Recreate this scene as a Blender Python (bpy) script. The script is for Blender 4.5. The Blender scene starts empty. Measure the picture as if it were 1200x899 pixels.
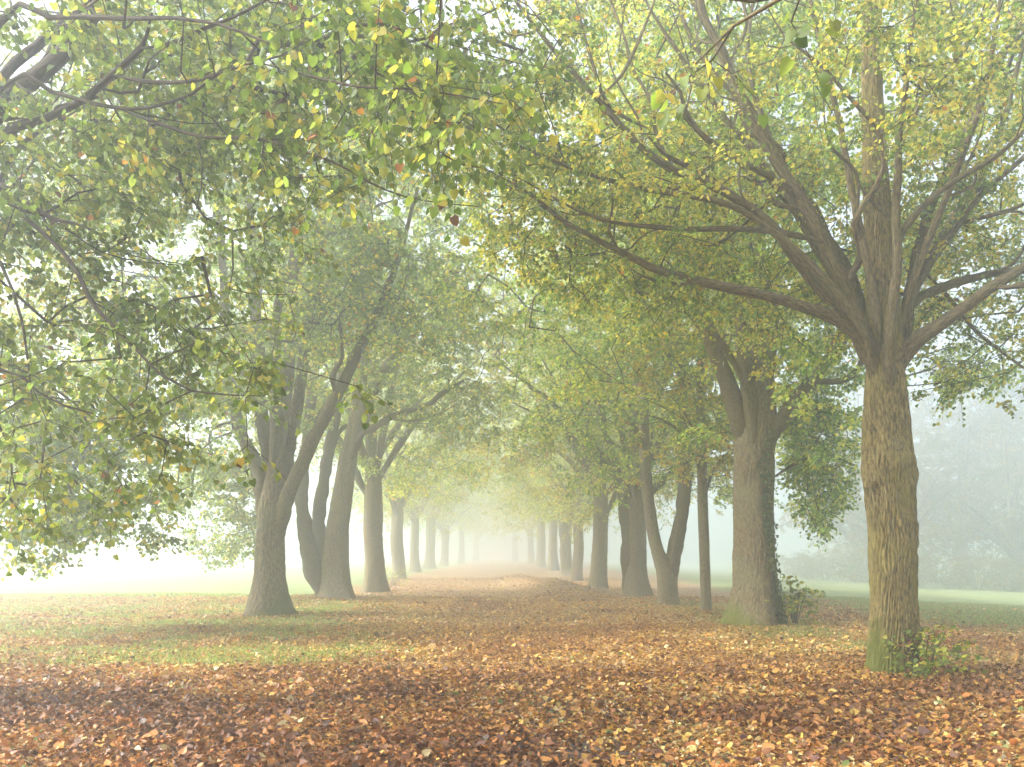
import bpy, math
import numpy as np
from mathutils import Vector

S = bpy.context.scene
C = S.collection
R = math.radians
# ---------------------------------------------------------------- camera
FPX, HOR = 1000.0, 652.0            # focal length and horizon row in photograph pixels (1200 x 899)
EYE = 1.6
cam_d = bpy.data.cameras.new('camera')
cam = bpy.data.objects.new('camera', cam_d)
C.objects.link(cam)
cam.location = (0, 0, EYE)
cam.rotation_euler = (R(90), 0, 0)
cam_d.sensor_width = 36
cam_d.lens = 36 * FPX / 1200
cam_d.shift_y = (HOR - 449.5) / 1200
cam_d.clip_start = 0.05
cam_d.clip_end = 1500
S.camera = cam
# ---------------------------------------------------------------- sky, sun, exposure
SUN_EL, SUN_AZ = 38, -94            # degrees; azimuth from +Y towards +X
w = bpy.data.worlds.new('World')
S.world = w
w.use_nodes = True
nt = w.node_tree
sky = nt.nodes.new('ShaderNodeTexSky')
sky.sky_type = 'NISHITA'
sky.sun_disc = False
sky.sun_elevation = R(SUN_EL)
sky.sun_rotation = R(SUN_AZ)
sky.dust_density = 6
sky.air_density = 1.0
hs = nt.nodes.new('ShaderNodeHueSaturation')
hs.inputs['Saturation'].default_value = 0.55
nt.links.new(sky.outputs[0], hs.inputs['Color'])
nt.links.new(hs.outputs[0], nt.nodes['Background'].inputs[0])
nt.nodes['Background'].inputs[1].default_value = 0.15
sd = bpy.data.lights.new('sun', 'SUN')
sd.energy = 2.4
sd.angle = R(12)
sd.color = (1.0, 0.985, 0.965)
sun = bpy.data.objects.new('sun', sd)
C.objects.link(sun)
sun.rotation_euler = (R(90 - SUN_EL), 0, R(180 - SUN_AZ))
S.view_settings.view_transform = 'Standard'
S.view_settings.look = 'None'
S.view_settings.gamma = 1
S.view_settings.exposure = 1.98
cy = S.cycles
cy.max_bounces = 12
cy.diffuse_bounces = 5
cy.transmission_bounces = 6
cy.glossy_bounces = 2
cy.volume_bounces = 6
cy.transparent_max_bounces = 4
cy.use_denoising = True
cy.caustics_reflective = False
cy.caustics_refractive = False

rng = np.random.default_rng(7)
# ---------------------------------------------------------------- helpers
def nrm(v):
    v = np.asarray(v, float)
    return v / np.maximum(np.linalg.norm(v, axis=-1, keepdims=True), 1e-9)

def vnoise2(u, v, nu, nv, seed, periodic_u=True):
    """smooth value noise on a random lattice; u in [0,1) wraps over nu cells, v in cells"""
    g = np.random.default_rng(seed).random((nv + 3, nu))
    uu = (u % 1.0) * nu
    i = np.floor(uu).astype(int) % nu
    fu = uu - np.floor(uu)
    vv = np.clip(v, 0, nv)
    j = np.floor(vv).astype(int)
    fv = vv - j
    fu = fu * fu * (3 - 2 * fu)
    fv = fv * fv * (3 - 2 * fv)
    i2 = (i + 1) % nu
    return (g[j, i] * (1 - fu) + g[j, i2] * fu) * (1 - fv) + (g[j + 1, i] * (1 - fu) + g[j + 1, i2] * fu) * fv

_G3 = np.random.default_rng(3).random((32, 32, 32))
def vnoise3(p, scale):
    q = np.asarray(p) * scale
    i = np.floor(q).astype(int)
    f = q - i
    f = f * f * (3 - 2 * f)
    r = 0
    for dx in (0, 1):
        for dy in (0, 1):
            for dz in (0, 1):
                wt = (f[..., 0] if dx else 1 - f[..., 0]) * (f[..., 1] if dy else 1 - f[..., 1]) * (f[..., 2] if dz else 1 - f[..., 2])
                r = r + wt * _G3[(i[..., 0] + dx) % 32, (i[..., 1] + dy) % 32, (i[..., 2] + dz) % 32]
    return r

def sstep(a, b, x):
    t = np.clip((x - a) / (b - a), 0, 1)
    return t * t * (3 - 2 * t)

def mesh_from(name, verts, quads, attrs=None, smooth=False):
    """verts (n,3), quads (m,4) or list of arrays of equal-sized polygons"""
    me = bpy.data.meshes.new(name)
    if not isinstance(quads, list):
        quads = [quads]
    quads = [np.asarray(q, dtype=np.int32) for q in quads if len(q)]
    verts = np.asarray(verts, dtype=np.float32)
    me.vertices.add(len(verts))
    me.vertices.foreach_set('co', verts.ravel())
    loops = np.concatenate([q.ravel() for q in quads])
    sizes = np.concatenate([np.full(len(q), q.shape[1], np.int32) for q in quads])
    starts = np.concatenate([[0], np.cumsum(sizes)[:-1]]).astype(np.int32)
    me.loops.add(len(loops))
    me.loops.foreach_set('vertex_index', loops)
    me.polygons.add(len(sizes))
    me.polygons.foreach_set('loop_start', starts)
    me.polygons.foreach_set('loop_total', sizes)
    if smooth:
        me.polygons.foreach_set('use_smooth', np.ones(len(sizes), bool))
    me.update(calc_edges=True)
    for nm, (typ, dom, arr) in (attrs or {}).items():
        a = me.attributes.new(nm, typ, dom)
        arr = np.asarray(arr, dtype=np.float32)
        if typ == 'FLOAT_COLOR':
            arr = np.concatenate([arr, np.ones((len(arr), 1), np.float32)], 1)
            a.data.foreach_set('color', arr.ravel())
        elif typ == 'FLOAT_VECTOR':
            a.data.foreach_set('vector', arr.ravel())
        else:
            a.data.foreach_set('value', arr.ravel())
    return me

def link(name, me, mat=None, parent=None):
    o = bpy.data.objects.new(name, me)
    C.objects.link(o)
    if mat is not None and len(me.materials) == 0:
        me.materials.append(mat)
    if parent is not None:
        o.parent = parent
    return o

def thing(name, label, cat, loc, group=None):
    o = bpy.data.objects.new(name, None)
    o.empty_display_size = 0.2
    C.objects.link(o)
    o.location = loc
    o['label'] = label
    o['category'] = cat
    if group:
        o['group'] = group
    return o

class Tubes:
    """collects tapered tubes; keeps a seamless bark coordinate per vertex"""
    def __init__(s):
        s.v, s.q, s.b, s.n = [], [], [], 0
    def add(s, pts, rad, sides=6, cap=False):
        pts = np.asarray(pts, float)
        rad = np.asarray(rad, float)
        k = len(pts)
        tan = np.gradient(pts, axis=0)
        tan = nrm(tan)
        up = np.array([0.31, 0.17, 0.93]) if abs(tan[0][2]) < 0.8 else np.array([0.9, 0.3, 0.1])
        n = nrm(np.cross(tan[0], up))
        fr = []
        for i in range(k):
            n = n - tan[i] * np.dot(n, tan[i])
            n = n / max(np.linalg.norm(n), 1e-9)
            fr.append(n)
        fr = np.array(fr)
        bn = np.cross(tan, fr)
        th = np.arange(sides) / sides * 2 * math.pi
        ring = pts[:, None, :] + rad[:, None, None] * (np.cos(th)[None, :, None] * fr[:, None, :] + np.sin(th)[None, :, None] * bn[:, None, :])
        ln = np.concatenate([[0], np.cumsum(np.linalg.norm(np.diff(pts, axis=0), axis=1))])
        off = (s.n * 0.137) % 7
        buv = np.stack([rad[:, None] * np.cos(th)[None], rad[:, None] * np.sin(th)[None], np.broadcast_to(ln[:, None] + off, (k, sides))], -1)
        i0 = s.n + (np.arange(k - 1)[:, None] * sides + np.arange(sides)[None, :])
        i1 = s.n + (np.arange(k - 1)[:, None] * sides + (np.arange(sides)[None, :] + 1) % sides)
        s.q.append(np.stack([i0, i1, i1 + sides, i0 + sides], -1).reshape(-1, 4))
        s.v.append(ring.reshape(-1, 3))
        s.b.append(buv.reshape(-1, 3))
        s.n += k * sides
    def straight(s, a, b, ra, rb, bend=None):
        """many thin three-sided twigs at once, each with one bend in the middle"""
        n = len(a)
        if n == 0:
            return
        mid = (a + b) / 2 + (0 if bend is None else bend)
        d = nrm(b - a)
        u = nrm(np.cross(d, np.array([0.2, 0.1, 1.0])))
        v = np.cross(d, u)
        vs = []
        for p, r in ((a, ra), (mid, (ra + rb) / 2), (b, rb)):
            for t in (0, 2.094, 4.189):
                vs.append(p + r * (math.cos(t) * u + math.sin(t) * v))
        V = np.stack(vs, 1)
        base = s.n + np.arange(n)[:, None, None] * 9
        qs = np.array([[0, 1, 4, 3], [1, 2, 5, 4], [2, 0, 3, 5], [3, 4, 7, 6], [4, 5, 8, 7], [5, 3, 6, 8]])
        s.q.append((base + qs[None]).reshape(-1, 4))
        s.v.append(V.reshape(-1, 3))
        s.b.append(V.reshape(-1, 3) * 0.3)
        s.n += n * 9
    def build(s, name, mat, parent=None):
        me = mesh_from(name, np.concatenate(s.v), np.concatenate(s.q), {'bark': ('FLOAT_VECTOR', 'POINT', np.concatenate(s.b))}, True)
        return link(name, me, mat, parent)

# outlines in (across, along); first point is the stalk end, point 3 the tip
LEAF6 = np.array([[0, 0], [-.46, .22], [-.36, .68], [0, 1.04], [.36, .68], [.46, .22]])
LEAF8 = np.array([[0, 0.06], [-.30, -.06], [-.50, .26], [-.34, .70], [0, 1.06], [.34, .70], [.50, .26], [.30, -.06]])

def leaf_arrays(P, T, N, size, fold=0.25, shape=6, curl=0.0):
    """leaf blades folded along the midrib; P stalk ends, T tip directions, N rough normals"""
    T = nrm(T)
    A = nrm(np.cross(T, N))
    N = np.cross(A, T)
    out = LEAF6 if shape == 6 else LEAF8 if shape == 8 else np.array([[0, 0], [-.42, .45], [0, 1.0], [.42, .45]])
    n = len(P)
    fold = np.broadcast_to(np.asarray(fold, float), (n,))
    curl = np.broadcast_to(np.asarray(curl, float), (n,))
    V = np.empty((n, len(out), 3))
    for k, (x, y) in enumerate(out):
        h = abs(x) * fold - curl * (y - .4) ** 2
        V[:, k] = P + size[:, None] * (x * A + y * T + h[:, None] * N)
    b = np.arange(n)[:, None] * len(out)
    if shape == 6:
        Q = [np.concatenate([b + np.array([[0, 3, 2, 1]]), b + np.array([[0, 5, 4, 3]])])]
    elif shape == 8:
        Q = [np.concatenate([b + np.array([[0, 4, 3, 2, 1]]), b + np.array([[0, 7, 6, 5, 4]])])]
    else:
        Q = [np.concatenate([b + np.array([[0, 2, 1]]), b + np.array([[0, 3, 2]])])]
    return V.reshape(-1, 3), Q

def leaf_mesh(name, P, T, N, size, col, **k):
    V, Q = leaf_arrays(P, T, N, size, **k)
    return mesh_from(name, V, Q, {'col': ('FLOAT_COLOR', 'FACE', np.concatenate([col, col]))})

def at(px, py, d):
    return np.array([(px - 600) / FPX * d, d, EYE + (HOR - py) / FPX * d])

def proj(p):
    d = np.maximum(p[..., 1], 0.05)
    return 600 + p[..., 0] / d * FPX, HOR - (p[..., 2] - EYE) / d * FPX

def resample(pts, step, rad=None):
    """Catmull-Rom through pts, points about `step` apart"""
    pts = np.asarray(pts, float)
    ext = np.vstack([2 * pts[0] - pts[1], pts, 2 * pts[-1] - pts[-2]])
    o, rr = [], []
    for i in range(len(pts) - 1):
        p0, p1, p2, p3 = ext[i:i + 4]
        m = max(1, int(np.linalg.norm(p2 - p1) / step))
        for t in np.arange(m) / m:
            o.append(0.5 * (2 * p1 + (p2 - p0) * t + (2 * p0 - 5 * p1 + 4 * p2 - p3) * t * t + (3 * p1 - p0 - 3 * p2 + p3) * t ** 3))
            if rad is not None:
                rr.append(rad[i] * (1 - t) + rad[i + 1] * t)
    o.append(pts[-1])
    if rad is None:
        return np.array(o)
    rr.append(rad[-1])
    return np.array(o), np.array(rr)

# ---------------------------------------------------------------- materials
def new_mat(name):
    m = bpy.data.materials.new(name)
    m.use_nodes = True
    m.node_tree.nodes.clear()
    return m, m.node_tree.nodes, m.node_tree.links

def ramp(nodes, stops):
    r = nodes.new('ShaderNodeValToRGB')
    e = r.color_ramp.elements
    while len(e) < len(stops):
        e.new(0.5)
    for x, (p, c) in zip(e, stops):
        x.position = p
        x.color = (*c, 1) if len(c) == 3 else c
    return r

def leaf_mat(name, translucent=0.55, boost=(1.5, 1.5, 0.9), rough=0.55):
    m, n, l = new_mat(name)
    at_ = n.new('ShaderNodeAttribute'); at_.attribute_name = 'col'
    oi = n.new('ShaderNodeObjectInfo')
    tc = n.new('ShaderNodeNewGeometry')
    nz = n.new('ShaderNodeTexNoise'); nz.inputs['Scale'].default_value = 22; nz.inputs['Detail'].default_value = 2
    l.new(tc.outputs['Position'], nz.inputs['Vector'])
    mr = n.new('ShaderNodeMapRange'); mr.inputs['To Min'].default_value = 0.7; mr.inputs['To Max'].default_value = 1.3
    l.new(nz.outputs[0], mr.inputs['Value'])
    mx = n.new('ShaderNodeMix'); mx.data_type = 'RGBA'; mx.blend_type = 'MULTIPLY'; mx.inputs[0].default_value = 1
    l.new(at_.outputs['Color'], mx.inputs[6]); l.new(mr.outputs[0], mx.inputs[7])
    pb = n.new('ShaderNodeBsdfPrincipled'); pb.inputs['Roughness'].default_value = rough
    pb.inputs['Specular IOR Level'].default_value = 0.3
    l.new(mx.outputs[2], pb.inputs['Base Color'])
    tb = n.new('ShaderNodeMix'); tb.data_type = 'RGBA'; tb.blend_type = 'MULTIPLY'; tb.inputs[0].default_value = 1
    tb.inputs[7].default_value = (*boost, 1)
    l.new(mx.outputs[2], tb.inputs[6])
    tr = n.new('ShaderNodeBsdfTranslucent'); l.new(tb.outputs[2], tr.inputs[0])
    ms = n.new('ShaderNodeMixShader'); ms.inputs[0].default_value = translucent
    l.new(pb.outputs[0], ms.inputs[1]); l.new(tr.outputs[0], ms.inputs[2])
    o = n.new('ShaderNodeOutputMaterial'); l.new(ms.outputs[0], o.inputs[0])
    return m

def bark_mat(name, dark, light, moss=True, scale=1.0, algae=(0.16, 0.17, 0.06), algae_amt=0.35):
    m, n, l = new_mat(name)
    a = n.new('ShaderNodeAttribute'); a.attribute_name = 'bark'
    mp = n.new('ShaderNodeMapping'); mp.inputs['Scale'].default_value = (55 * scale, 55 * scale, 11 * scale)
    l.new(a.outputs['Vector'], mp.inputs[0])
    nz = n.new('ShaderNodeTexNoise'); nz.inputs['Scale'].default_value = 1; nz.inputs['Detail'].default_value = 5; nz.inputs['Roughness'].default_value = 0.6
    l.new(mp.outputs[0], nz.inputs['Vector'])
    rp = ramp(n, [(0.36, dark), (0.5, [(x + y) / 2 for x, y in zip(dark, light)]), (0.62, light)])
    l.new(nz.outputs[0], rp.inputs[0])
    # broad grey-green algae film and pale patches
    g = n.new('ShaderNodeNewGeometry')
    n2 = n.new('ShaderNodeTexNoise'); n2.inputs['Scale'].default_value = 1.6; n2.inputs['Detail'].default_value = 4
    l.new(g.outputs['Position'], n2.inputs['Vector'])
    r2 = ramp(n, [(0.42, (0, 0, 0)), (0.68, (algae_amt,) * 3)])
    l.new(n2.outputs[0], r2.inputs[0])
    m1 = n.new('ShaderNodeMix'); m1.data_type = 'RGBA'
    l.new(r2.outputs[0], m1.inputs[0]); l.new(rp.outputs[0], m1.inputs[6]); m1.inputs[7].default_value = (*algae, 1)
    col = m1.outputs[2]
    if moss:
        am = n.new('ShaderNodeAttribute'); am.attribute_name = 'moss'
        n3 = n.new('ShaderNodeTexNoise'); n3.inputs['Scale'].default_value = 14; n3.inputs['Detail'].default_value = 4
        l.new(g.outputs['Position'], n3.inputs['Vector'])
        ad = n.new('ShaderNodeMath'); ad.operation = 'ADD'; l.new(am.outputs['Fac'], ad.inputs[0]); l.new(n3.outputs[0], ad.inputs[1])
        mr = n.new('ShaderNodeMapRange'); mr.inputs['From Min'].default_value = 0.75; mr.inputs['From Max'].default_value = 1.15
        l.new(ad.outputs[0], mr.inputs['Value'])
        m2 = n.new('ShaderNodeMix'); m2.data_type = 'RGBA'
        l.new(mr.outputs[0], m2.inputs[0]); l.new(col, m2.inputs[6]); m2.inputs[7].default_value = (0.095, 0.105, 0.018, 1)
        col = m2.outputs[2]
    bp = n.new('ShaderNodeBump'); bp.inputs['Strength'].default_value = 0.9; bp.inputs['Distance'].default_value = 0.03
    l.new(nz.outputs[0], bp.inputs['Height'])
    pb = n.new('ShaderNodeBsdfPrincipled'); pb.inputs['Roughness'].default_value = 0.9; pb.inputs['Specular IOR Level'].default_value = 0.2
    l.new(col, pb.inputs['Base Color']); l.new(bp.outputs[0], pb.inputs['Normal'])
    o = n.new('ShaderNodeOutputMaterial'); l.new(pb.outputs[0], o.inputs[0])
    return m

M_LEAF = leaf_mat('leaf_green')
M_FALLEN = leaf_mat('leaf_fallen', 0.15, (1.1, 1.0, 0.8), 0.5)
M_BARK_WARM = bark_mat('bark_warm', (0.042, 0.031, 0.012), (0.27, 0.205, 0.082), algae=(0.19, 0.165, 0.045), algae_amt=0.5)
M_BARK = bark_mat('bark_grey', (0.055, 0.041, 0.022), (0.25, 0.19, 0.105), algae=(0.18, 0.18, 0.09), algae_amt=0.4)
M_LIMB = bark_mat('bark_limb', (0.036, 0.027, 0.013), (0.18, 0.137, 0.068), False, algae=(0.105, 0.10, 0.035), algae_amt=0.4)
M_TWIG = bark_mat('bark_twig', (0.035, 0.026, 0.019), (0.08, 0.06, 0.042), False, algae_amt=0.1)

# ---------------------------------------------------------------- ground shape
def path_x(y):
    return 0.65 - 0.026 * y

def gz(x, y):
    x = np.asarray(x, float); y = np.asarray(y, float)
    z = np.interp(y, [0, 42, 58, 80, 120, 190, 260], [0, 0, .05, .1, .2, .5, .7])
    z = z - 1.6 * sstep(7, 46, x)
    xr = x - path_x(y)
    # leaf-covered banks along the right edge of the walk, and a low rise across it further on
    z = z + 0.46 * sstep(29, 37, y) * (1 - sstep(43, 52, y)) * np.exp(-((xr - 2.5) / 1.1) ** 2)
    z = z + 0.30 * sstep(44, 54, y) * (1 - sstep(60, 75, y)) * np.exp(-((xr - 1.2) / 1.2) ** 2)
    p = np.stack([x, y, np.zeros_like(x)], -1)
    z = z + 0.10 * (vnoise3(p, 0.23) - .5) * sstep(7, 14, y) + 0.035 * (vnoise3(p + 9, 0.9) - .5)
    z = z - 0.05 * np.exp(-(xr / 1.3) ** 2)
    return z

def axis(lo, hi, fine_lo, fine_hi, st):
    a = np.arange(fine_lo, fine_hi + 1e-6, st)
    def tail(s, e):
        o, q, stp = [], s, st
        while abs(q - s) < abs(e - s):
            stp *= 1.18
            q += stp * (1 if e > s else -1)
            o.append(q)
        o[-1] = e
        return o
    return np.array(sorted(tail(fine_lo, lo)) + list(a) + tail(fine_hi, hi))

gx = axis(-255, 255, -14, 12, 0.35)
gy = axis(-255, 255, 2, 60, 0.35)
X, Y = np.meshgrid(gx, gy)
Z = gz(X, Y)
nx, ny = len(gx), len(gy)
idx = np.arange(nx * ny).reshape(ny, nx)
gq = np.stack([idx[:-1, :-1], idx[:-1, 1:], idx[1:, 1:], idx[1:, :-1]], -1).reshape(-1, 4)

def litter_amount(x, y):
    """1 where fallen leaves cover everything, 0 on clean grass"""
    x = np.asarray(x, float); y = np.asarray(y, float)
    p = np.stack([x, y, np.zeros_like(x)], -1)
    n1 = vnoise3(p + 40, 0.35) - .5
    n2 = vnoise3(p + 71, 1.1) - .5
    right = 1 - sstep(7.8, 13.5, x + 2.4 * n1 + 1.2 * n2)
    left_edge = np.where(y < 33, -24.0, -9.5)
    left = sstep(-2.0, 1.2, x - left_edge + 2 * n1)
    far_left = 1 - sstep(33.5, 37, y + 4 * n1) * (1 - sstep(-9, -7, x))
    a = right * np.minimum(left, far_left)
    # thin cover where grass shows: left of the walk at 12-26 m, and round the right-hand trunks
    t = np.exp(-((y - 16) / 6.0) ** 2) * (1 - sstep(-4.5, -.5, x)) * 1.1 + np.exp(-((y - 26) / 6.0) ** 2) * (1 - sstep(-6.5, -3, x)) * 0.7
    t = t + 0.6 * np.exp(-((x - 6.0) / 1.6) ** 2) * sstep(11, 14, y) * (1 - sstep(26, 34, y)) + 0.45 * sstep(5, 7.5, x) * (1 - sstep(11, 14, y))
    t = t * np.clip(0.85 + 1.8 * n2 + 1.2 * n1, 0, 1.4)
    t = t * sstep(9.2, 15.0, y + 1.5 * n1 + 2.2 * sstep(3, 6, x))
    return np.clip(a - np.clip(t, 0, 0.76), 0, 1)

# ground material: earth and rotted leaves under the litter, grass elsewhere
gm, n, l = new_mat('ground')
ga = n.new('ShaderNodeAttribute'); ga.attribute_name = 'litter'
geo = n.new('ShaderNodeNewGeometry')
vo = n.new('ShaderNodeTexVoronoi'); vo.inputs['Scale'].default_value = 13; vo.inputs['Randomness'].default_value = 1
mpg = n.new('ShaderNodeMapping'); l.new(geo.outputs['Position'], mpg.inputs[0])
nzw = n.new('ShaderNodeTexNoise'); nzw.inputs['Scale'].default_value = 9; l.new(geo.outputs['Position'], nzw.inputs['Vector'])
mxw = n.new('ShaderNodeMix'); mxw.data_type = 'VECTOR'; mxw.inputs[0].default_value = 0.04
l.new(geo.outputs['Position'], mxw.inputs[4]); l.new(nzw.outputs['Color'], mxw.inputs[5])
l.new(mxw.outputs[1], vo.inputs['Vector'])
sp = n.new('ShaderNodeSeparateColor'); l.new(vo.outputs['Color'], sp.inputs[0])
lr = ramp(n, [(0.0, (0.07, 0.035, 0.022)), (0.25, (0.17, 0.08, 0.04)), (0.5, (0.27, 0.14, 0.06)), (0.75, (0.36, 0.23, 0.10)), (0.95, (0.46, 0.34, 0.15))])
l.new(sp.outputs[0], lr.inputs[0])
gn = n.new('ShaderNodeTexNoise'); gn.inputs['Scale'].default_value = 1.3; gn.inputs['Detail'].default_value = 8; gn.inputs['Roughness'].default_value = 0.7
l.new(geo.outputs['Position'], gn.inputs['Vector'])
gr = ramp(n, [(0.3, (0.10, 0.13, 0.035)), (0.5, (0.18, 0.215, 0.065)), (0.72, (0.27, 0.27, 0.11))])
l.new(gn.outputs[0], gr.inputs[0])
nb = n.new('ShaderNodeTexNoise'); nb.inputs['Scale'].default_value = 6; nb.inputs['Detail'].default_value = 4
l.new(geo.outputs['Position'], nb.inputs['Vector'])
ad = n.new('ShaderNodeMath'); ad.operation = 'ADD'; l.new(ga.outputs['Fac'], ad.inputs[0]); l.new(nb.outputs[0], ad.inputs[1])
mr = n.new('ShaderNodeMapRange'); mr.inputs['From Min'].default_value = 0.8; mr.inputs['From Max'].default_value = 1.05
l.new(ad.outputs[0], mr.inputs['Value'])
mg = n.new('ShaderNodeMix'); mg.data_type = 'RGBA'
l.new(mr.outputs[0], mg.inputs[0]); l.new(gr.outputs[0], mg.inputs[6]); l.new(lr.outputs[0], mg.inputs[7])
bpn = n.new('ShaderNodeBump'); bpn.inputs['Strength'].default_value = 0.8; bpn.inputs['Distance'].default_value = 0.03
l.new(sp.outputs[1], bpn.inputs['Height'])
pb = n.new('ShaderNodeBsdfPrincipled'); pb.inputs['Roughness'].default_value = 0.9; pb.inputs['Specular IOR Level'].default_value = 0.2
l.new(mg.outputs[2], pb.inputs['Base Color']); l.new(bpn.outputs[0], pb.inputs['Normal'])
o_ = n.new('ShaderNodeOutputMaterial'); l.new(pb.outputs[0], o_.inputs[0])
gme = mesh_from('ground', np.stack([X, Y, Z], -1).reshape(-1, 3), gq,
                {'litter': ('FLOAT', 'POINT', litter_amount(X.ravel(), Y.ravel()))}, True)
ground = link('ground', gme, gm)
ground['kind'] = 'structure'

# tarmac walk down the middle, nearly buried in leaves
pm, n, l = new_mat('tarmac')
g2 = n.new('ShaderNodeNewGeometry')
t1 = n.new('ShaderNodeTexNoise'); t1.inputs['Scale'].default_value = 5; t1.inputs['Detail'].default_value = 6
l.new(g2.outputs['Position'], t1.inputs['Vector'])
tr_ = ramp(n, [(0.35, (0.035, 0.03, 0.03)), (0.6, (0.075, 0.065, 0.062)), (0.75, (0.10, 0.075, 0.06))])
l.new(t1.outputs[0], tr_.inputs[0])
t2 = n.new('ShaderNodeTexNoise'); t2.inputs['Scale'].default_value = 160; t2.inputs['Detail'].default_value = 2
l.new(g2.outputs['Position'], t2.inputs['Vector'])
b2 = n.new('ShaderNodeBump'); b2.inputs['Strength'].default_value = 0.4; b2.inputs['Distance'].default_value = 0.006
l.new(t2.outputs[0], b2.inputs['Height'])
pb = n.new('ShaderNodeBsdfPrincipled'); pb.inputs['Roughness'].default_value = 0.5
l.new(tr_.outputs[0], pb.inputs['Base Color']); l.new(b2.outputs[0], pb.inputs['Normal'])
o_ = n.new('ShaderNodeOutputMaterial'); l.new(pb.outputs[0], o_.inputs[0])
yy = np.arange(-6, 11.6, 0.2)
xx = np.linspace(-1.15, 1.15, 12)
PX, PY = np.meshgrid(xx, yy)
wob = 1 + 0.1 * np.sin(PY * 1.3) + 0.06 * np.sin(PY * 3.1 + 1)
PX = PX * wob + path_x(PY)
ii = np.arange(PX.size).reshape(PX.shape)
pq = np.stack([ii[:-1, :-1], ii[:-1, 1:], ii[1:, 1:], ii[1:, :-1]], -1).reshape(-1, 4)
walk = link('path', mesh_from('path', np.stack([PX, PY, gz(PX, PY) + 0.012], -1).reshape(-1, 3), pq, None, True), pm)
walk['kind'] = 'structure'

# ---------------------------------------------------------------- trees
def trunk_mesh(name, pts, rad, seed, sides=72, step=0.05, flare=0.6, flare_h=0.9, depth=0.03, ridges=26, knots=(), moss_h=0.0, moss_dir=math.pi, loc=(0, 0, 0)):
    """trunk with root flare, ridged bark in real relief and swollen knots; knots = (height, azimuth, size, swell)"""
    c, r = resample(pts, step, rad)
    k = len(c)
    z0 = c[0][2]
    h = np.concatenate([[0], np.cumsum(np.linalg.norm(np.diff(c, axis=0), axis=1))])
    th = np.arange(sides) / sides * 2 * math.pi
    U = np.broadcast_to(th[None] / (2 * math.pi), (k, sides))
    H = np.broadcast_to(h[:, None], (k, sides))
    nv = int(h[-1] * 1.6) + 3
    warp = (vnoise2(U, H * 1.6, 5, nv, seed) - .5) * 0.035
    nr = int(h[-1] * 3.6) + 3
    ph = ridges * U + (vnoise2(U, H * 1.5, 9, nr, seed + 1) - .5) * 2.4 + (vnoise2(U, H * 3.4, 24, nr, seed + 2) - .5) * 1.5 + (vnoise2(U, H * 9, ridges, nr * 3, seed + 8) - .5) * .5
    amp = 0.15 + 1.3 * vnoise2(U, H * 5.5, ridges, nr * 2, seed + 3)
    rid = np.abs(np.sin(math.pi * ph)) ** 0.7
    b2 = vnoise2(U, H * 3.6, ridges * 3, nr, seed + 7)
    bark = depth * amp * (rid - .6) + depth * .35 * (b2 - .5)
    big = (vnoise2(U, H * 0.55, 5, int(h[-1] * .55) + 3, seed + 4) - .5) * 0.16 + (vnoise2(U, H * 1.7, 4, nv + 2, seed + 5) - .5) * 0.06
    RR = r[:, None] * (1 + big)
    fl = np.exp(-H / (flare_h * 0.36)) + 0.35 * np.exp(-H / (flare_h * .9))
    but = 0.3 + 1.5 * vnoise2(U, H * 0 + 0.5, 8, 2, seed + 6) ** 1.5
    RR = RR * (1 + flare * fl * but)
    for (kh, ka, ks, sw) in knots:
        da = (th[None] - ka + math.pi) % (2 * math.pi) - math.pi
        d2 = ((H - kh) ** 2 + (da * r[:, None]) ** 2) / ks ** 2
        RR = RR + sw * (np.exp(-d2 * 1.2) + 0.5 * np.exp(-((np.sqrt(d2) - 1.0) / .28) ** 2) - 0.35 * np.exp(-(d2 / .2)))
        bark = bark * (1 - 0.8 * np.exp(-d2 * 1.5))
    RR = RR + bark * np.clip(r[:, None] / 0.3, 0.3, 1.2)
    V = c[:, None, :] + np.stack([RR * np.cos(th)[None], RR * np.sin(th)[None], np.zeros_like(RR)], -1)
    i0 = np.arange(k - 1)[:, None] * sides + np.arange(sides)[None]
    i1 = np.arange(k - 1)[:, None] * sides + (np.arange(sides)[None] + 1) % sides
    Q = np.stack([i0, i1, i1 + sides, i0 + sides], -1).reshape(-1, 4)
    buv = np.stack([r[:, None] * np.cos(th + warp * 6.28), r[:, None] * np.sin(th + warp * 6.28), H], -1).reshape(-1, 3)
    dirn = 0.5 + 0.5 * np.cos(th[None] - moss_dir)
    moss = np.clip(1.15 - H / max(moss_h, 1e-3) * (1.9 - 1.3 * dirn), 0, 1) * (0.35 + 0.65 * dirn) if moss_h > 0 else np.zeros_like(H)
    return mesh_from(name, V.reshape(-1, 3) - np.asarray(loc), Q,
                     {'bark': ('FLOAT_VECTOR', 'POINT', buv), 'moss': ('FLOAT', 'POINT', moss.ravel())}, True)

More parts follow.
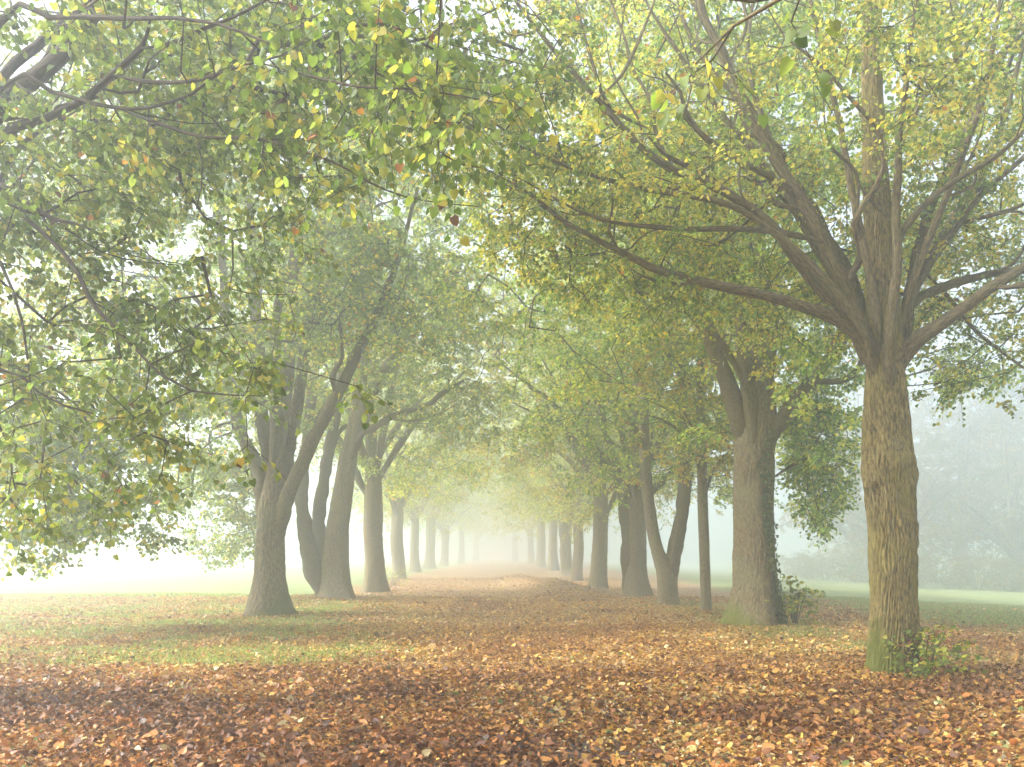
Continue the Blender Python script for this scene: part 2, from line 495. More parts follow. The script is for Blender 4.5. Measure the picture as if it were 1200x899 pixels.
def limb_mesh(name, pts, rad, seed, loc, step=0.14):
    rad = np.array(rad, float); rad[0] *= 0.4
    c, r = resample(pts, step, rad)
    g = np.random.default_rng(seed)
    sides = 16 if r.max() > .1 else 10 if r.max() > 0.04 else 6
    wob = np.cumsum(g.normal(0, 1, c.shape), 0)
    wob = wob - np.linspace(0, 1, len(c))[:, None] * wob[-1]
    c = c + wob * 0.012 * np.clip(r[:, None] / 0.1, .2, 1)
    r = r * (1 + 0.10 * (vnoise2(np.zeros(len(r)), np.arange(len(r)) * .5, 2, len(r), seed) - .5) * 2)
    tb = Tubes()
    tb.add(c - np.asarray(loc), r, sides)
    V = tb.v[0].reshape(len(c), sides, 3)
    U = np.broadcast_to(np.arange(sides)[None] / sides, (len(c), sides))
    H = np.broadcast_to(np.arange(len(c))[:, None] * step, (len(c), sides))
    dsp = 1 + 0.13 * (vnoise2(U, H * 2.5, max(4, sides // 2), int(len(c) * step * 2.5) + 3, seed + 9) - .5)
    ctr = (c - np.asarray(loc))[:, None, :]
    tb.v[0] = (ctr + (V - ctr) * dsp[..., None]).reshape(-1, 3)
    me = mesh_from(name, tb.v[0], tb.q[0], {'bark': ('FLOAT_VECTOR', 'POINT', tb.b[0])}, True)
    return me, c, r

def grow(skel, targets, twig_r=0.0045, pull=0.35, g=rng):
    """joins every target to the nearest branch already there; returns chains of (points, radii)"""
    P = [np.asarray(s[0]) for s in skel]
    nodes = np.concatenate(P)
    rads = np.concatenate([np.asarray(s[1]) for s in skel])
    ndir = np.concatenate([nrm(np.gradient(p, axis=0)) for p in P])
    ns = len(nodes)
    cap = ns + len(targets) * 14
    N = np.zeros((cap, 3)); N[:ns] = nodes
    D = np.zeros((cap, 3)); D[:ns] = ndir
    par = np.full(cap, -1); cnt = np.zeros(cap)
    m = ns
    d0 = np.array([np.min(np.linalg.norm(nodes - t, axis=1)) for t in targets])
    chains, tips = [], []
    for ti in np.argsort(d0):
        t = targets[ti]
        v = t - N[:m]
        dist = np.linalg.norm(v, axis=1)
        cosang = (v * D[:m]).sum(1) / np.maximum(dist, 1e-6)
        cost = dist * (1.25 - 0.35 * cosang)
        j = int(np.argmin(cost))
        dj = dist[j]
        k = int(np.clip(dj / 0.4, 1, 12))
        s = np.linspace(0, 1, k + 1)[1:]
        lift = np.array([0, 0, 1]) * dj * 0.10
        ctrl = N[j] + D[j] * dj * pull + (t - N[j]) * 0.15 + lift + g.normal(0, 0.05, 3) * dj
        pts = ((1 - s) ** 2)[:, None] * N[j] + (2 * s * (1 - s))[:, None] * ctrl + (s ** 2)[:, None] * t
        pts[:-1] += g.normal(0, 0.02, (k - 1 + 0, 3)) if k > 1 else 0
        ids = np.arange(m, m + k)
        N[ids] = pts
        full = np.vstack([N[j], pts])
        D[ids] = nrm(np.diff(full, axis=0))
        par[ids] = np.concatenate([[j], ids[:-1]])
        chains.append((j, ids))
        tips.append((ti, ids[-1]))
        m += k
    for _, e in tips:
        q = e
        while q >= 0:
            cnt[q] += 1
            q = par[q]
    out = []
    for j, ids in chains:
        r = np.minimum(twig_r * np.maximum(cnt[ids], 1) ** 0.47, .045)
        lim = rads[j] * 0.7 if j < ns else 1e9
        r = np.minimum(r, lim)
        out.append((np.vstack([N[j], N[ids]]), np.concatenate([[r[0]], r])))
    axes = np.zeros((len(targets), 3))
    for ti, e in tips:
        axes[ti] = D[e]
    return out, axes

def boughs(center, radii, n, per, g, shell=(0.5, 1.0), size=(1.1, 1.1, 0.38), zmin=-1.0, keep=None):
    """leafy boughs: flattened clouds of twig ends near the crown's surface"""
    u = nrm(g.normal(size=(n * 6, 3)))
    u = u[u[:, 2] > zmin][:n * 2]
    rr = (shell[0] ** 2 + (shell[1] ** 2 - shell[0] ** 2) * g.random(len(u))) ** 0.5
    ctr = np.asarray(center) + u * rr[:, None] * np.asarray(radii)
    if keep is not None:
        ctr = ctr[keep(ctr)]
    ctr = ctr[:n]
    T, B = [], []
    for i, c in enumerate(ctr):
        s = g.uniform(0.7, 1.35)
        o = g.normal(0, 0.5, (per, 3)) * np.asarray(size) * s
        o[:, 2] -= 0.16 * (o[:, 0] ** 2 + o[:, 1] ** 2)
        T.append(c + o); B.append(np.full(per, i))
    T, B = np.concatenate(T), np.concatenate(B)
    if keep is not None:
        k = keep(T)
        T, B = T[k], B[k]
    return T, B

def pick(pal, n, g, shift=None):
    """leaf colours: palette entries by weight, jittered; shift leans a bough to the first or the last entries"""
    cols = np.array([p[0] for p in pal], float); wt = np.array([p[1] for p in pal], float)
    cum = np.cumsum(wt / wt.sum())
    r = g.random(n)
    if shift is not None:
        r = np.abs(r + shift)
        r = np.clip(np.where(r > 1, 2 - r, r), 0, 0.9999)
    c = cols[np.searchsorted(cum, r)]
    return np.clip(c * g.uniform(0.72, 1.3, (n, 1)) * g.uniform(0.92, 1.08, (n, 3)), 0.005, 0.8)

def sprays(targets, bid, axes, pal, g, tw=4, per=8, length=(.22, .5), size=(.06, .09), droop=0.5, spread=0.16):
    """leaves set alternately along short twiglets at every twig end"""
    n = len(targets)
    a = np.repeat(targets, tw, 0); ax = np.repeat(axes, tw, 0); bb = np.repeat(bid, tw)
    h = g.normal(size=(n * tw, 3)); h[:, 2] *= 0.35
    d = nrm(ax * 0.55 + nrm(h) * 0.9 + np.array([0, 0, -0.22]))
    L = g.uniform(*length, n * tw)
    e = a + d * L[:, None] + np.array([0, 0, -1.0]) * (L ** 2 * 0.35)[:, None]
    t = (np.arange(per) + 0.6) / per
    k = n * tw * per
    P = a[:, None] + (e - a)[:, None] * t[None, :, None]
    side = nrm(np.cross(d, np.array([0, 0, 1.0])))
    sg = np.where(np.arange(per) % 2, 1.0, -1.0)
    S_ = side[:, None] * sg[None, :, None]
    P = (P + S_ * 0.02).reshape(-1, 3) + g.normal(0, spread * 0.25, (k, 3))
    T = (d[:, None] * 0.5 + S_ * 0.75).reshape(-1, 3) + g.normal(0, 0.35, (k, 3)) + np.array([0, 0, -droop * 1.0])
    N = g.normal(0, 0.55, (k, 3)) + np.array([0, 0, 1.0]) + 0.5 * np.repeat(nrm(a * 0 + h), per, 0)
    nb = int(bid.max()) + 1 if n else 1
    bs = g.normal(0, 0.17, nb)
    col = pick(pal, k, g, np.repeat(bs[bb], per))
    sz = g.uniform(*size, k)
    return P, T, N, sz, col, a, e

G1, G2, G3 = (0.10, 0.155, 0.030), (0.15, 0.21, 0.040), (0.205, 0.255, 0.055)
Y1, Y2, OR, BR, GY = (0.36, 0.35, 0.06), (0.50, 0.41, 0.07), (0.40, 0.18, 0.045), (0.17, 0.08, 0.045), (0.135, 0.175, 0.07)
PAL_NEAR = [(G1, 3), (G2, 4), (G3, 4), (Y1, 1.3), (Y2, .3), (OR, .04), (BR, .06)]
PAL_NEAR = [(tuple(v * .80 for v in c_), w_) for c_, w_ in PAL_NEAR]
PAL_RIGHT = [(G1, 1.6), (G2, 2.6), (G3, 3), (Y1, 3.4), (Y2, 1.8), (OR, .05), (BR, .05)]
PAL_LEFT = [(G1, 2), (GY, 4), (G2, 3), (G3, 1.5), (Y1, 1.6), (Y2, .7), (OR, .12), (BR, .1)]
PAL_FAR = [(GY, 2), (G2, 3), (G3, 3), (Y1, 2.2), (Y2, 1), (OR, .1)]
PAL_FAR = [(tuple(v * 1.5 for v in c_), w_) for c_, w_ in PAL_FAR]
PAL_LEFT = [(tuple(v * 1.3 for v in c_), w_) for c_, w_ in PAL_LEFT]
PAL_GOLD = [(G2, 1.5), (G3, 2), (Y1, 3), (Y2, 3), (OR, .6), (BR, .2)]

PAL_FRESH = [((c_[0] * 1.2, c_[1] * 1.32, c_[2] * 1.4), w_ * (.6 if c_ == Y2 else 1)) for c_, w_ in PAL_RIGHT]
def make_tree(name, label, base, trunk, trunk_r, limbs, crown, pal, seed, *, bark=None, limb_bark=None, group=None, tr_kw=None, spray_kw=None, shape=6, per_leaf_parts=0, side_step=.3, twig_sides=4, extra=None, cat='tree'):
    """thing > trunk, limb..., twigs, foliage.  trunk and limbs in world coordinates, base = the point on the ground"""
    g = np.random.default_rng(seed)
    base = np.asarray(base, float)
    t = thing(name, label, cat, base, group)
    tr = link('trunk', trunk_mesh('trunk', trunk, trunk_r, seed, loc=base, **(tr_kw or {})), bark or M_BARK, t)
    c, r = resample(trunk, 0.3, trunk_r)
    up = c[:, 2] > base[2] + 2.6
    skel = [(c[up], r[up])] if up.sum() > 2 else []
    for i, (lp, lr) in enumerate(limbs):
        me, lc, lrr = limb_mesh('limb', lp, lr, seed * 31 + i, base)
        link('limb', me, limb_bark or M_LIMB, t)
        q = slice(max(1, len(lc) // 4), None, 2)
        if len(lc[q]) > 2:
            skel.append((lc[q], lrr[q]))
    base_limbs = list(skel[1:]) if up.sum() > 2 else list(skel)
    for i, (lp, lr) in enumerate(base_limbs[:24]):
        if len(lp) < 5:
            continue
        for f in np.arange(.22, .9, side_step):
            f = f + g.uniform(-.08, .08)
            k = int(np.clip(f * len(lp), 1, len(lp) - 2))
            if lr[k] < .012:
                continue
            tan = nrm(lp[k + 1] - lp[k - 1])
            sd = nrm(np.cross(tan, g.normal(size=3)))
            d = nrm(tan * .75 + sd * .75 + np.array([0, 0, .25]))
            ln = g.uniform(.9, 2.0) * (0.6 + 8 * lr[k])
            kink = nrm(np.cross(d, g.normal(size=3))) * ln * .09
            p = np.array([lp[k], lp[k] + d * ln * .3 + kink, lp[k] + (d + [0, 0, .12]) * ln * .6 - kink, lp[k] + (d + [0, 0, .3]) * ln])
            r0 = lr[k] * g.uniform(.36, .55)
            bm, bc, br = limb_mesh('branch', p, np.array([r0 / .4 * .8, r0, r0 * .62, r0 * .12]), seed * 77 + i * 9 + int(f * 10), base)
            link('branch', bm, limb_bark or M_LIMB, t)
            skel.append((bc[1:], br[1:]))
    T, B = crown(g)
    if extra is not None:
        T2, B2 = extra
        B2 = B2 + (B.max() + 1 if len(B) else 0)
        T, B = np.concatenate([T, T2]), np.concatenate([B, B2])
    chains, axes = grow(skel, T, g=g)
    tb = Tubes()
    for p, rr in chains:
        tb.add(p - base, rr, twig_sides)
    P, TT, N, sz, col, a, e = sprays(T, B, axes, pal, g, **(spray_kw or {}))
    tb.straight(a - base, e - base, 0.0028, 0.0016, np.array([0, 0, 0.02]))
    tw = tb.build('twigs', M_TWIG, t)
    tw['kind'] = 'stuff'
    keepm = np.ones(len(P), bool)
    if per_leaf_parts:
        px, py = proj(P)
        app = sz / np.maximum(P[:, 1], .1) * ((px > 0) & (px < 1200) & (py > 0) & (py < 899) & (P[:, 1] > .3))
        big = np.argsort(-app)[:per_leaf_parts]
        keepm[big] = False
        single_leaves(t, P[big] - base, TT[big], N[big], sz[big], col[big], g, M_LEAF)
    fl = link('foliage', leaf_mesh('foliage', P[keepm] - base, TT[keepm], N[keepm], sz[keepm], col[keepm],
                                   fold=g.uniform(0.05, 0.45, keepm.sum()), shape=shape, curl=g.uniform(-.05, .25, keepm.sum())), M_LEAF, t)
    fl['kind'] = 'stuff'
    return t

def rot_from(T, N):
    T = nrm(T); A = nrm(np.cross(T, N)); N = np.cross(A, T)
    return A, T, N

_proto = {}
def leaf_proto(key, col, mat, fold, curl):
    if key not in _proto:
        z = np.zeros((1, 3))
        me = leaf_mesh('leaf', z, np.array([[0, 1.0, 0]]), np.array([[0, 0, 1.0]]), np.array([1.0]), np.array([col]), fold=fold, shape=8, curl=curl)
        me.materials.append(mat)
        _proto[key] = me
    return _proto[key]

from mathutils import Matrix
def single_leaves(parent, P, T, N, sz, col, g, mat, name='leaf', key='g'):
    """leaves that show large: each an object of its own; 24 shared meshes"""
    A, T, N = rot_from(T, N)
    for i in range(len(P)):
        k = i % 24
        me = leaf_proto((key, id(mat), k), col[k % len(col)], mat, 0.05 + 0.4 * ((k * 7) % 24) / 24, -0.05 + 0.3 * ((k * 5) % 24) / 24)
        o = bpy.data.objects.new(name, me)
        C.objects.link(o)
        o.parent = parent
        mtx = Matrix.Identity(4)
        for r_ in range(3):
            mtx[r_][0] = A[i][r_] * sz[i]; mtx[r_][1] = T[i][r_] * sz[i]; mtx[r_][2] = N[i][r_] * sz[i]; mtx[r_][3] = P[i][r_]
        o.matrix_local = mtx

def limb(spec, d0, dd=0.0):
    """spec: (px, py, width px[, depth offset]); depth runs from d0 to d0+dd along the limb"""
    n_ = len(spec)
    pts, rad = [], []
    for i, s in enumerate(spec):
        d = d0 + dd * (i / max(1, n_ - 1)) + (s[3] if len(s) > 3 else 0)
        pts.append(at(s[0], s[1], d)); rad.append(s[2] / 2 / FPX * d)
    return np.array(pts), np.array(rad)

def clip_fn(curve, clear=(), frame_thin=0.45, seed=0):
    """keeps twig ends above the crown's lower edge, out of the gaps, and thins what lies outside the frame"""
    cx, cyv = np.array([c[0] for c in curve]), np.array([c[1] for c in curve])
    def f(p):
        px, py = proj(p)
        ok = py < np.interp(px, cx, cyv)
        ok &= p[:, 2] > 1.3
        for (x0, x1, y0, y1, dmax) in clear:
            ok &= ~((px > x0) & (px < x1) & (py > y0) & (py < y1) & (p[:, 1] < dmax))
        out = (px < -150) | (px > 1350) | (py < -180)
        hsh = np.abs(np.sin(p[:, 0] * 12.9 + p[:, 1] * 78.2 + p[:, 2] * 37.7) * 43758.5) % 1
        ok &= ~(out & (hsh > frame_thin))
        ok &= (np.hypot(p[:, 0], p[:, 1]) > 2.6) | (p[:, 2] > 4.0)
        return ok
    return f

def px_targets(rows, g, per=9, sp=0.28):
    """twig ends about chosen points (px, py, depth)"""
    T, B = [], []
    for i, (a, b, d) in enumerate(rows):
        c = at(a, b, d)
        T.append(c + g.normal(0, sp, (per, 3)) * np.array([1, 1, .5])); B.append(np.full(per, i))
    return np.concatenate(T), np.concatenate(B)

def gbase(px, d):
    x = (px - 600) / FPX * d
    return np.array([x, d, float(gz(x, d))])

# ---- big tree on the right, closest of its row
D1 = 11.6
b1 = gbase(1046, D1)
trk = [at(1046, 800, D1) - [0, 0, .08], at(1047, 760, D1), at(1047, 700, D1), at(1045, 620, D1), at(1041, 550, D1), at(1039, 500, D1), at(1037, 455, D1), at(1036, 400, D1), at(1032, 320, D1 + .1), at(1028, 240, D1 + .1), at(1022, 110, D1 + .2), at(1018, -40, D1 + .2), at(1020, -260, D1 + .3)]
trr = [w_ / 2 / FPX * D1 for w_ in (54, 52, 50, 51, 55, 50, 43, 37, 33, 29, 23, 16, 8)]
TL1 = [
    limb([(1036, 500, 20, .08), (1028, 450, 22, -.05), (1020, 415, 24, -.12), (1008, 376, 23, -.05), (992, 332, 20), (976, 300, 19), (960, 262, 19), (938, 222, 18), (905, 165, 16), (880, 120, 14), (856, 72, 12), (832, 25, 10), (818, -20, 9), (800, -90, 6), (770, -170, 3)], D1, -0.4),
    limb([(1030, 455, 20, .1), (1012, 415, 22), (998, 392, 20), (982, 378, 19), (962, 368, 18), (930, 358, 16), (895, 347, 14.5), (850, 336, 13.5), (800, 324, 12.5), (760, 311, 11), (725, 293, 9.5), (695, 277, 8), (660, 258, 6.5), (628, 232, 5), (596, 212, 3.4), (560, 196, 1.6)], D1, -1.0),
    limb([(1030, 440, 18, .2), (1012, 395, 20), (990, 362, 19), (962, 335, 18), (938, 308, 17), (915, 275, 15.5), (890, 250, 14), (862, 230, 13), (828, 212, 12), (790, 198, 11), (752, 172, 10), (722, 142, 9), (700, 116, 8), (672, 86, 7), (640, 48, 6), (612, 12, 5), (588, -20, 4), (550, -70, 2)], D1, -1.2),
    limb([(966, 286, 9), (935, 275, 9), (895, 269, 8.5), (850, 268, 8), (800, 269, 7.5), (760, 266, 6.5), (722, 262, 5.5), (690, 252, 4.6), (660, 238, 3.6), (632, 222, 2.6), (600, 205, 1.4)], D1 - .13, -1.2),
    limb([(1028, 430, 22, .15), (1002, 352, 22), (978, 302, 21), (950, 252, 20), (922, 205, 18), (896, 168, 17), (872, 132, 16), (858, 96, 14), (840, 52, 12), (818, 12, 10), (795, -40, 8), (770, -110, 4)], D1 + .7, .8),
    limb([(930, 222, 11), (900, 205, 10), (870, 190, 9), (840, 172, 8), (818, 152, 7.5), (804, 130, 7), (798, 108, 5), (780, 85, 3)], D1 - .2, -.9),
    limb([(838, 210, 9), (812, 196, 8), (792, 188, 7), (778, 180, 5), (760, 160, 3)], D1 - .7, -.6),
    limb([(758, 150, 6), (735, 138, 5.5), (710, 118, 5), (690, 60, 4), (680, 20, 3), (665, -30, 2)], D1 - .74, -.3),
    limb([(992, 332, 11), (1004, 312, 11.5), (1011, 296, 11), (1006, 280, 10), (1001, 262, 9), (1012, 240, 8.5), (1028, 218, 8), (1036, 195, 8), (1031, 160, 7), (1018, 138, 6), (992, 110, 5), (972, 85, 4.4), (945, 62, 4), (920, 42, 3), (900, 10, 2)], D1 - .1, -1.3),
    limb([(1042, 490, 18, .3), (1043, 440, 18, .12), (1046, 385, 17), (1051, 330, 15.5), (1051, 285, 14), (1050, 240, 13), (1053, 190, 11), (1058, 130, 9), (1066, 60, 7), (1076, -20, 5), (1080, -110, 3)], D1 - .3, -.6),
    limb([(1052, 440, 20, .1), (1060, 385, 19), (1066, 340, 18), (1074, 300, 16), (1083, 262, 14.5), (1094, 228, 13), (1112, 195, 12), (1130, 160, 11), (1152, 105, 10), (1178, 60, 8), (1210, 0, 6), (1240, -70, 3)], D1 + .1, .6),
    limb([(1056, 400, 17), (1072, 338, 16), (1088, 305, 14.5), (1105, 276, 13), (1124, 248, 12), (1144, 218, 11), (1162, 180, 9.5), (1180, 130, 8), (1198, 60, 6), (1225, -20, 4)], D1 + .4, 1.2),
    limb([(1046, 448, 24, -.05), (1060, 412, 24), (1074, 398, 22), (1094, 386, 20), (1120, 366, 18.5), (1146, 346, 17), (1174, 329, 16), (1205, 312, 13), (1250, 285, 10), (1310, 250, 6), (1370, 210, 2.5)], D1, -1.0),
    limb([(1062, 370, 12), (1080, 348, 12.5), (1105, 338, 12), (1135, 328, 11), (1165, 322, 10), (1200, 318, 9), (1250, 312, 6), (1320, 310, 3)], D1 + .5, .8),
    limb([(1052, 300, 10), (1060, 268, 10.5), (1078, 246, 10), (1100, 226, 9), (1130, 205, 8.5), (1165, 185, 7.5), (1205, 150, 6), (1260, 105, 3)], D1 - .3, -.9),
    limb([(1100, 282, 7), (1120, 266, 7), (1148, 256, 6.5), (1178, 248, 6), (1215, 232, 5), (1270, 205, 3)], D1 + .4, .5),
    limb([(1078, 312, 6), (1098, 334, 6.5), (1116, 352, 6), (1136, 380, 5.5), (1158, 400, 5), (1190, 424, 4), (1230, 450, 2)], D1 + 1.0, .6),
    limb([(1060, 160, 9), (1085, 110, 9), (1110, 85, 8), (1140, 40, 8), (1165, 0, 7), (1190, -60, 4)], D1 + 1.2, .8),
    limb([(868, 120, 8), (838, 88, 7.5), (815, 55, 7), (800, 20, 5), (790, -20, 3)], D1 + 1.0, .3),
    limb([(1022, 430, 15, .1), (1015, 400, 14), (985, 342, 13), (955, 292, 12), (925, 240, 11), (890, 190, 10), (850, 140, 8.5), (815, 90, 7), (780, 40, 5), (750, -10, 3)], D1 + .3, .3),
    limb([(1020, 420, 13), (1010, 388, 13), (975, 338, 12), (930, 290, 11), (880, 252, 10), (832, 232, 9), (765, 222, 8), (692, 204, 6), (625, 178, 4.4), (572, 150, 2.4), (530, 120, 1.4)], D1 - .25, -1.0),
    limb([(1032, 420, 13, .1), (1028, 370, 13), (1012, 300, 12), (998, 225, 11), (985, 150, 9), (968, 80, 7), (952, 10, 5), (940, -60, 3)], D1 - .25, -.4),
    limb([(1012, 395, 13, .1), (998, 360, 13), (960, 286, 12), (925, 225, 11), (897, 152, 9), (878, 82, 7), (880, 22, 5), (890, -40, 3)], D1 + .4, .5),
    limb([(1055, 390, 13), (1066, 340, 12), (1092, 270, 11), (1125, 190, 9.5), (1150, 120, 8), (1166, 40, 6), (1176, -40, 3)], D1 - .2, -.5),
    limb([(1058, 385, 13), (1072, 340, 12), (1102, 290, 11), (1150, 232, 9), (1200, 186, 7), (1260, 140, 4)], D1 + .2, .5),
    limb([(700, 116, 5), (728, 88, 5), (748, 48, 5), (764, 8, 4), (775, -30, 3)], D1 - .9, .3),
    limb([(790, 198, 6), (770, 160, 6), (762, 118, 5), (742, 82, 5), (730, 40, 4), (715, 0, 3)], D1 - .62, .9),
]
TL1 = [(p_, r_ * .82) for p_, r_ in TL1]
curve1 = [(300, 90), (450, 150), (520, 215), (580, 300), (640, 335), (720, 370), (800, 400), (870, 440), (960, 470), (1000, 400), (1070, 400), (1085, 485), (1130, 465), (1200, 495), (1350, 560)]
k1 = clip_fn(curve1, [(990, 1088, 300, 900, D1 + .8), (930, 1180, 290, 470, D1 - .3), (760, 960, 120, 320, 9.0)])
def crown1(g):
    def keep(p):
        k = k1(p)
        hsh = np.abs(np.sin(p[:, 0] * 5.1 + p[:, 1] * 3.2 + p[:, 2] * 9.7) * 9758.5) % 1
        return k & ((p[:, 1] > D1 - .6) | (hsh < 0.16))
    a, ab = boughs((4.6, 11.9, 9.0), (7.2, 6.0, 6.6), 120, 14, g, (0.30, 1.0), (1.3, 1.2, .40), keep=keep)
    b, bb = boughs((1.0, 12.4, 6.6), (3.8, 2.4, 2.2), 26, 13, g, (0.1, 1.0), (1.1, 1.0, .36), keep=k1)
    d_, db = boughs((4.75, 10.3, 7.5), (1.5, .9, 1.6), 12, 9, g, (0.0, 1.0), (.9, .6, .4), keep=k1)
    c, cb = boughs((5.6, 13.8, 6.5), (6.0, 2.0, 3.2), 26, 13, g, (0.2, 1.0), (1.0, .9, .4), keep=k1)
    return np.concatenate([a, b, c, d_]), np.concatenate([ab, bb + ab.max() + 1, cb + ab.max() + bb.max() + 2, db + ab.max() + bb.max() + cb.max() + 3])
kn = lambda py: (800 - py) / FPX * D1
TREE1 = make_tree('lime_tree', 'big ridged brown trunk with mossy foot, nearest tree on the right of the walk', b1, trk, trr, TL1, crown1, PAL_RIGHT, 11, bark=M_BARK_WARM,
          tr_kw=dict(sides=256, step=0.03, flare=0.38, flare_h=0.8, depth=0.042, ridges=52, moss_h=.72, moss_dir=math.pi * 1.12,
                     knots=[(kn(528), -math.pi / 2 + .1, .16, .035), (kn(545), -math.pi / 2 + .62, .19, .035), (kn(548), -math.pi + .35, .17, .03), (kn(620), -math.pi / 2 + .55, .17, .03)]),
          spray_kw=dict(tw=4, per=11, size=(.044, .068)))
# sawn, healed-over branch ends on its trunk
scm, n, l = new_mat('scar_wood')
g2 = n.new('ShaderNodeNewGeometry')
t1 = n.new('ShaderNodeTexNoise'); t1.inputs['Scale'].default_value = 30; t1.inputs['Detail'].default_value = 4
l.new(g2.outputs['Position'], t1.inputs['Vector'])
rr_ = ramp(n, [(0.3, (0.06, 0.045, 0.022)), (0.7, (0.17, 0.13, 0.065))]); l.new(t1.outputs[0], rr_.inputs[0])
bb_ = n.new('ShaderNodeBump'); bb_.inputs['Strength'].default_value = .6; bb_.inputs['Distance'].default_value = .01; l.new(t1.outputs[0], bb_.inputs['Height'])
pb = n.new('ShaderNodeBsdfPrincipled'); pb.inputs['Roughness'].default_value = .9; l.new(rr_.outputs[0], pb.inputs['Base Color']); l.new(bb_.outputs[0], pb.inputs['Normal'])
o_ = n.new('ShaderNodeOutputMaterial'); l.new(pb.outputs[0], o_.inputs[0])
for (px, py, rw, rh, az) in ((1033, 527, .085, .085, -math.pi / 2 - .05), (1061, 545, .085, .13, -math.pi / 2 + .6), (1059, 618, .07, .1, -math.pi / 2 + .5)):
    cz = at(px, py, D1)[2]
    ctr = np.array([np.interp(cz, [p[2] for p in trk], [p[0] for p in trk]), D1, cz])
    rad_ = np.interp(cz, [p[2] for p in trk], trr) + 0.018
    out = np.array([math.cos(az), math.sin(az), 0.05]); sd_ = np.array([-math.sin(az), math.cos(az), 0])
    vs, fs = [], []
    for j, (q, hgt) in enumerate(((1.2, -.06), (1.0, -.004), (.8, .004), (.6, -.006), (.3, -.008), (.02, -.006))):
        for i in range(16):
            a_ = i / 16 * 2 * math.pi
            wv = 1 + .1 * math.sin(3 * a_ + px)
            vs.append(ctr + out * (rad_ + hgt) + sd_ * rw * q * wv * math.cos(a_) + np.array([0, 0, 1]) * rh * q * wv * math.sin(a_))
    for j in range(5):
        for i in range(16):
            fs.append([j * 16 + i, j * 16 + (i + 1) % 16, (j + 1) * 16 + (i + 1) % 16, (j + 1) * 16 + i])
    o = link('branch_scar', mesh_from('branch_scar', np.array(vs) - b1, np.array(fs), None, True), scm, TREE1)

# ---- second tree on the right, ivy up its trunk
D2 = 19.75
b2_ = gbase(885, D2)
trk2 = [at(886, 742, D2), at(886, 720, D2), at(886, 690, D2), at(885, 640, D2), at(883, 580, D2), at(884, 530, D2), at(886, 490, D2), at(889, 430, D2), at(888, 350, D2), at(884, 260, D2 + .2), at(880, 150, D2 + .2), at(878, 20, D2 + .3)]
trr2 = [w_ / 2 / FPX * D2 for w_ in (46, 46, 45, 45, 46, 46, 44, 30, 26, 22, 16, 8)]
TL2 = [
    limb([(874, 540, 24), (869, 500, 25), (856, 462, 22), (842, 428, 20), (828, 390, 18), (815, 350, 16), (803, 305, 14), (790, 255, 12), (775, 200, 9), (760, 140, 5)], D2, -.8),
    limb([(896, 540, 24), (902, 505, 24), (918, 488, 20), (936, 466, 18), (956, 440, 15), (975, 415, 12), (1000, 380, 9), (1030, 330, 5)], D2 - .1, -.5),
    limb([(880, 520, 22, -.2), (878, 470, 20), (872, 420, 17), (868, 360, 15), (858, 290, 13), (850, 210, 10), (845, 120, 6)], D2 - .2, -.6),
    limb([(892, 510, 18), (900, 440, 17), (906, 380, 15), (915, 310, 13), (925, 240, 10), (940, 150, 6)], D2 + .4, .8),
    limb([(880, 470, 11), (850, 410, 10), (800, 360, 8), (740, 330, 6), (690, 320, 4), (640, 330, 2)], D2 - .6, -1.6),
    limb([(905, 560, 6), (940, 540, 5.5), (970, 535, 4), (1000, 545, 2)], D2 + .2, .8),
]
curve2 = [(480, 330), (600, 430), (680, 470), (760, 480), (810, 530), (845, 500), (870, 450), (915, 450), (925, 560), (945, 625), (965, 640), (990, 590), (1005, 500), (1100, 470), (1300, 500)]
k2 = clip_fn(curve2, [(835, 920, 400, 900, D2 + .5)])
def crown2(g):
    a, ab = boughs((5.4, 20.0, 9.6), (6.6, 5.4, 7.4), 150, 13, g, (0.35, 1.0), (1.3, 1.2, .45), keep=k2)
    b, bb = boughs((7.3, 21.3, 4.0), (1.5, 2.2, 2.6), 28, 12, g, (0.1, 1.0), (.9, .9, .4), keep=k2)
    return np.concatenate([a, b]), np.concatenate([ab, bb + ab.max() + 1])
make_tree('lime_tree', 'stout tree with ivy up its trunk, second of the right-hand row', b2_, trk2, trr2, TL2, crown2, PAL_FRESH, 12, bark=M_BARK,
          tr_kw=dict(sides=160, step=0.05, flare=0.65, flare_h=1.3, depth=0.035, ridges=28, moss_h=.6, moss_dir=math.pi, knots=[(2.5, -1.9, .2, .05), (3.1, -1.9, .22, .05), (3.9, -2.2, .2, .05)]),
          spray_kw=dict(tw=4, per=8, size=(.07, .10)))

